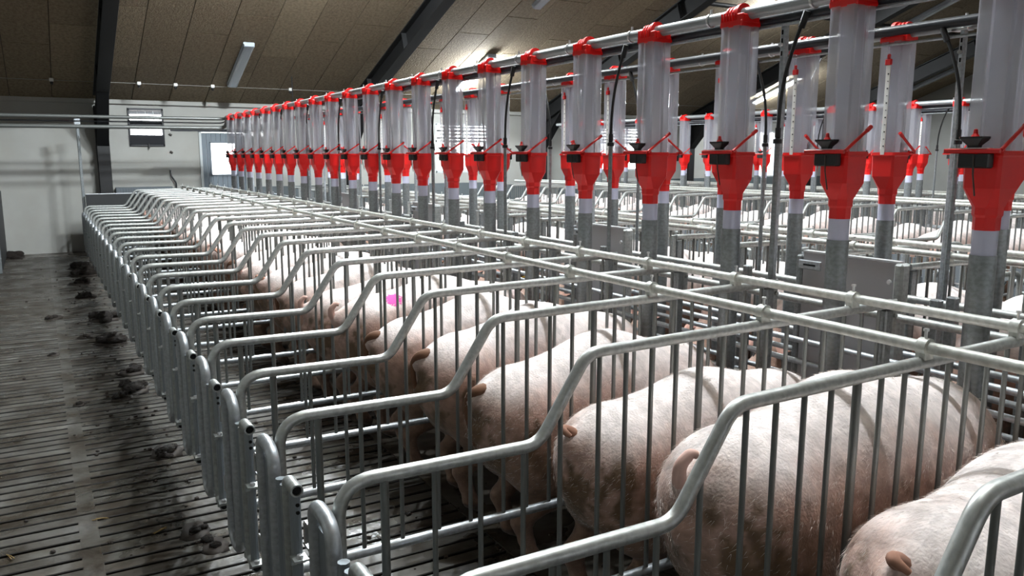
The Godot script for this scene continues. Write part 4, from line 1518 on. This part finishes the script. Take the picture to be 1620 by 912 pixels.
func dung_all() -> void:
	var lumps := [lump(1, 0.6), lump(2, 0.5), lump(3, 0.7), lump(4, 0.12)]
	# [x, t, radius, count, label]
	var spots := [
		[0.53, 4.07, 0.034, 2, "round dark dung lump on slats, nearest the camera"],
		[0.59, 3.86, 0.030, 2, "crumbly brown dung lump close beside the near gates"],
		[0.56, 5.33, 0.045, 5, "dark dung pile on slats left of the gates, mid aisle"],
		[0.12, 6.73, 0.020, 1, "small lone dung lump on the slats' solid strip"],
		[0.52, 6.95, 0.055, 7, "broken heap of dark dung by the gates, beyond mid aisle"],
		[0.42, 6.75, 0.035, 3, "loose dung crumbs just left of the broken heap"],
		[0.56, 7.55, 0.050, 5, "flat dark dung pile against the gates behind the broken heap"],
		[0.50, 8.95, 0.075, 6, "wide trampled dung patch by gates, farther up the aisle"],
		[0.52, 10.25, 0.075, 6, "large dark dung patch beside far gates"],
		[0.28, 9.3, 0.035, 2, "single dung lump in the middle of the far aisle"],
		[0.02, 10.6, 0.045, 2, "dung lump at left of the far aisle"],
		[0.42, 12.0, 0.060, 4, "dung pile left of far gates before the last heaps"],
		[0.52, 14.35, 0.12, 7, "long black dung heap by the last gates"],
		[0.50, 15.2, 0.10, 6, "largest dark dung heap at the aisle's far end"],
		[0.38, 13.3, 0.07, 4, "low dung heap in front of the last gates"],
		[-0.58, 17.3, 0.11, 5, "dark dung heap in the far left corner"],
		[-0.02, 8.6, 0.025, 2, "tiny dung crumb left of the aisle's strip"],
	]
	for q in spots:
		var o := thing("dung_heap", q[4], "dung", V(q[0], 0.0, q[1]))
		for k in q[3]:
			var r: float = q[2] * rng.randf_range(0.75, 1.25) * (1.0 if k == 0 else 0.8)
			var a := rng.randf() * TAU
			var off: float = 0.0 if k == 0 else q[2] * rng.randf_range(0.8, 2.2)
			var p := part("lump", lumps[rng.randi() % 3], M.dung, o, Vector3(cos(a) * off * 0.8, r * 0.32, sin(a) * off * 1.5))
			p.scale = Vector3.ONE * r
			p.rotation.y = rng.randf() * TAU
		var sm := part("smear", lumps[3], M.manure_film, o, Vector3(0, 0.001, 0))
		sm.scale = Vector3(q[2] * 2.0, q[2] * 0.16, q[2] * 3.2)
	var b := MB.new()
	for k in 260:
		var t := rng.randf_range(3.6, 15.5)
		var x := 0.62 - absf(rng.randfn(0.0, 0.24))
		if rng.randf() < 0.15: x = rng.randf_range(-0.5, 0.5)
		var r := rng.randf_range(0.004, 0.013)
		b.box(V(x, r * 0.4, t), Vector3(r * 2, r, r * 1.6), r * 0.3, Basis(Vector3.UP, rng.randf() * 3.0))
	for k in 260:
		var t := rng.randf_range(1.5, 13.0)
		var x := rng.randf_range(0.75, 2.2)
		var r := rng.randf_range(0.004, 0.014)
		b.box(V(x, r * 0.4, t), Vector3(r * 2, r, r * 1.6), r * 0.3, Basis(Vector3.UP, rng.randf() * 3.0))
	var crumbs := part("dung_crumbs", b.done(), M.dung)
	tag(crumbs, "scattered dark dung crumbs over the aisle and stall floor", "dung")
	crumbs.set_meta("kind", "stuff")
	for q in [[0.13, 4.45, 0.3, "yellow straw bit on the slats' solid strip near camera"], [0.38, 4.15, -0.4, "pale straw bit on slats beside near dung lump"], [-0.27, 4.22, 1.0, "pale straw tuft at the lower left edge"]]:
		b = MB.new()
		for k in 4:
			var a: float = q[2] + rng.randf_range(-0.3, 0.3)
			var c := V(q[0] + rng.randf_range(-0.008, 0.008), 0.006 + 0.002 * k, q[1] + rng.randf_range(-0.008, 0.008))
			var d := Vector3(cos(a), 0.05, sin(a)) * 0.035
			b.tube([c - d, c + d * 0.2 + Vector3(0, 0.003, 0), c + d], 0.0016, 5)
		tag(part("straw", b.done(), M.straw), q[3], "straw")

# ------------------------------------------------------------------ the far end
func far_end() -> void:
	# end board of the row, with its tall post
	var o := thing("end_board", "dark grey board closing the far end of the aisle-side row", "board", V(0.70, 0, 16.62))
	var b := MB.new()
	b.box(Vector3(1.25, 0.60, 0), Vector3(2.5, 1.12, 0.04), 0.005)
	part("panel", b.done(), M.end_board, o)
	b = MB.new()
	b.box(Vector3(1.25, 1.165, 0), Vector3(2.5, 0.014, 0.05), 0.003)
	part("top_edge", b.done(), M.board_edge, o)
	o = thing("pipe_post", "tall steel post at the far aisle end carrying the crossing pipes", "post", V(0.67, 0, 16.75))
	b = MB.new()
	b.box(Vector3(0, 1.22, 0), Vector3(0.05, 2.44, 0.05), 0.008)
	part("strut", b.done(), M.galvanised_dull, o)
	b = MB.new()
	b.box(Vector3(0, 2.44, 0.06), Vector3(0.10, 0.16, 0.012), 0.003)
	b.box(Vector3(0, 2.40, 0.03), Vector3(0.12, 0.02, 0.10), 0.003)
	part("pipe_bracket", b.done(), M.galvanised_2, o)
	# pipes that cross the aisle towards the left
	for q in [[2.515, 0.030, "cross_grey", 15.95, "upper grey feed pipe crossing the far aisle to the left"], [2.345, 0.034, "cross_grey", 15.95, "lower grey feed pipe crossing the far aisle to the left"], [2.44, 0.012, "pipe_dark", 16.05, "thin dark pipe between the two crossing feed pipes"]]:
		b = MB.new()
		b.tube(bend([V(-5.9, q[0] - 0.01, q[3]), V(3.075, q[0] + 0.02, q[3]), V(3.075, 2.55, 15.6)], [0.12], 6), q[1], 10)
		tag(part("cross_pipe", b.done(), M[q[2]]), q[4], "pipe")
	b = MB.new()
	b.box(V(3.0, 2.33, 16.2), Vector3(1.7, 0.05, 0.05), 0.006)
	tag(part("wall_channel", b.done(), M.pipe_dark), "dark steel channel under the crossing pipes near the door", "channel")
	# radiator and its pipe
	o = thing("wall_heater", "flat grey radiator on the far wall under the window", "radiator", V(1.80, 0.95, T_WALL - 0.09))
	b = MB.new()
	b.box(Vector3(0, 0.14, 0), Vector3(1.05, 0.30, 0.10), 0.01)
	part("casing", b.done(), M.radiator_grey, o)
	b = MB.new()
	b.box(Vector3(0, 0.14, 0.052), Vector3(0.03, 0.25, 0.008), 0.002)
	var fin := b.done()
	for k in 20: part("fin", fin, M.radiator_grey, o, Vector3(-0.48 + 0.0505 * k, 0, 0))
	for s in [-0.4, 0.4]:
		b = MB.new()
		b.box(Vector3(s, 0.14, -0.065), Vector3(0.04, 0.2, 0.06))
		part("wall_bracket", b.done(), M.radiator_grey, o)
	b = MB.new()
	b.tube(bend([Vector3(0.55, 0.06, 0), Vector3(0.60, 0.06, 0), Vector3(0.60, 0.36, 0), Vector3(0.52, 0.50, -0.02), Vector3(0.51, 0.62, -0.04)], [0.04, 0.06, 0.05], 4), 0.016, 8)
	part("heater_pipe", b.done(), M.pipe_dark, o)
	# small fittings along a cable at the low edge of the ceiling
	var cable_t := 16.95
	var cy := EAVE + SLOPE * (T_WALL - cable_t) - 0.045
	b = MB.new()
	b.tube([V(-5.5, cy, cable_t), V(20.0, cy, cable_t)], 0.0055, 6)
	tag(part("ceiling_cable", b.done(), M.cable_grey), "thin white cable along the low edge of the ceiling", "cable")
	var n := 0
	for x in [0.33, 1.76, 2.40, 3.08, 4.6]:
		o = thing("ceiling_socket", "small white ceiling fitting on the cable, %s from the left" % ORD[n], "fitting", V(x, cy + 0.0, cable_t - 0.03))
		n += 1
		b = MB.new()
		b.box(Vector3(0, 0.0, 0), Vector3(0.07, 0.06, 0.08), 0.01)
		part("box", b.done(), M.socket_white, o)
		b = MB.new()
		b.lathe([Vector2(0.0, -0.085), Vector2(0.020, -0.08), Vector2(0.026, -0.05), Vector2(0.024, -0.028)], Vector3.ZERO, 10)
		part("plug", b.done(), M.black_plastic, o)
	b = MB.new()
	b.tube([V(4.5, 2.6, 16.4), V(4.5, EAVE + SLOPE * (T_WALL - 16.4) - 0.03, 16.4)], 0.008, 6)
	tag(part("hanging_wire", b.done(), M.pipe_dark), "thin dark wire hanging from ceiling over far dispensers", "wire")
	# dark pen wall that runs along the left side of the aisle
	o = thing("pen_wall", "dark low pen wall at the left edge of the aisle", "pen wall", V(-0.60, 0, 15.2))
	b = MB.new()
	b.box(Vector3(-0.06, 0.62, -1.15), Vector3(0.05, 1.20, 2.6), 0.006)
	part("panel", b.done(), M.end_board, o)
	b = MB.new()
	b.box(Vector3(-0.06, 0.62, 0.15), Vector3(0.06, 1.24, 0.06), 0.006)
	part("end_post", b.done(), M.galvanised_dull, o)
	for q in [[2.30, 1.93, "small brown wall hook right of the far window, lower one"], [2.30, 2.28, "small brown wall hook right of the far window, upper one"]]:
		o = thing("wall_hook", q[2], "hook", V(q[0] + 0.06, q[1], T_WALL - 0.02))
		b = MB.new()
		b.box(Vector3.ZERO, Vector3(0.06, 0.035, 0.04), 0.008, Basis(Vector3.FORWARD, 0.5))
		part("base", b.done(), M.pipe_brown, o)

func lamps() -> void:
	ceiling_lamp(3.42, 15.95, false, "unlit fluorescent ceiling fitting above the aisle-side row's far end")
	ceiling_lamp(8.25, 15.75, true, "lit fluorescent fitting glaring behind the front line's pipe", "", 0.3)
	ceiling_lamp(8.15, 12.25, false, "unlit fluorescent fitting cut off by the top edge")
	ceiling_lamp(13.4, 11.9, true, "lit fluorescent fitting cut off by top edge at right", "", 0.25)
	ceiling_lamp(17.5, 15.7, true, "small distant lit fitting behind the second line of dispensers", "", 0.25)
	ceiling_lamp(17.8, 11.6, false, "unlit fluorescent fitting high on the ceiling at upper right")
	ceiling_lamp(22.6, 14.7, false, "unlit fluorescent fitting low on the ceiling at far right")
	var n := 0
	for q in [[3.4, 11.0], [3.4, 7.0], [3.4, 3.0], [8.2, 8.0], [8.2, 3.5], [13.0, 5.5], [3.4, -1.0]]:
		ceiling_lamp(q[0], q[1], true, "lit fluorescent ceiling fitting above the picture, %s of the upper ones" % ORD[n], "lit fittings above the stalls", 0.3 if q[0] > 10.0 else (0.42 if q[0] > 8.0 else 1.2))
		n += 1

func _ready() -> void:
	rng.seed = 20240611
	noise.seed = 5; noise.frequency = 1.0; noise.noise_type = FastNoiseLite.TYPE_SIMPLEX_SMOOTH; noise.fractal_octaves = 3
	fine.seed = 9; fine.frequency = 1.0; fine.noise_type = FastNoiseLite.TYPE_SIMPLEX_SMOOTH; fine.fractal_octaves = 2
	lighting()
	materials()
	lamps()
	shell()
	floor_build()
	rows()
	sows()
	far_end()
	dung_all()
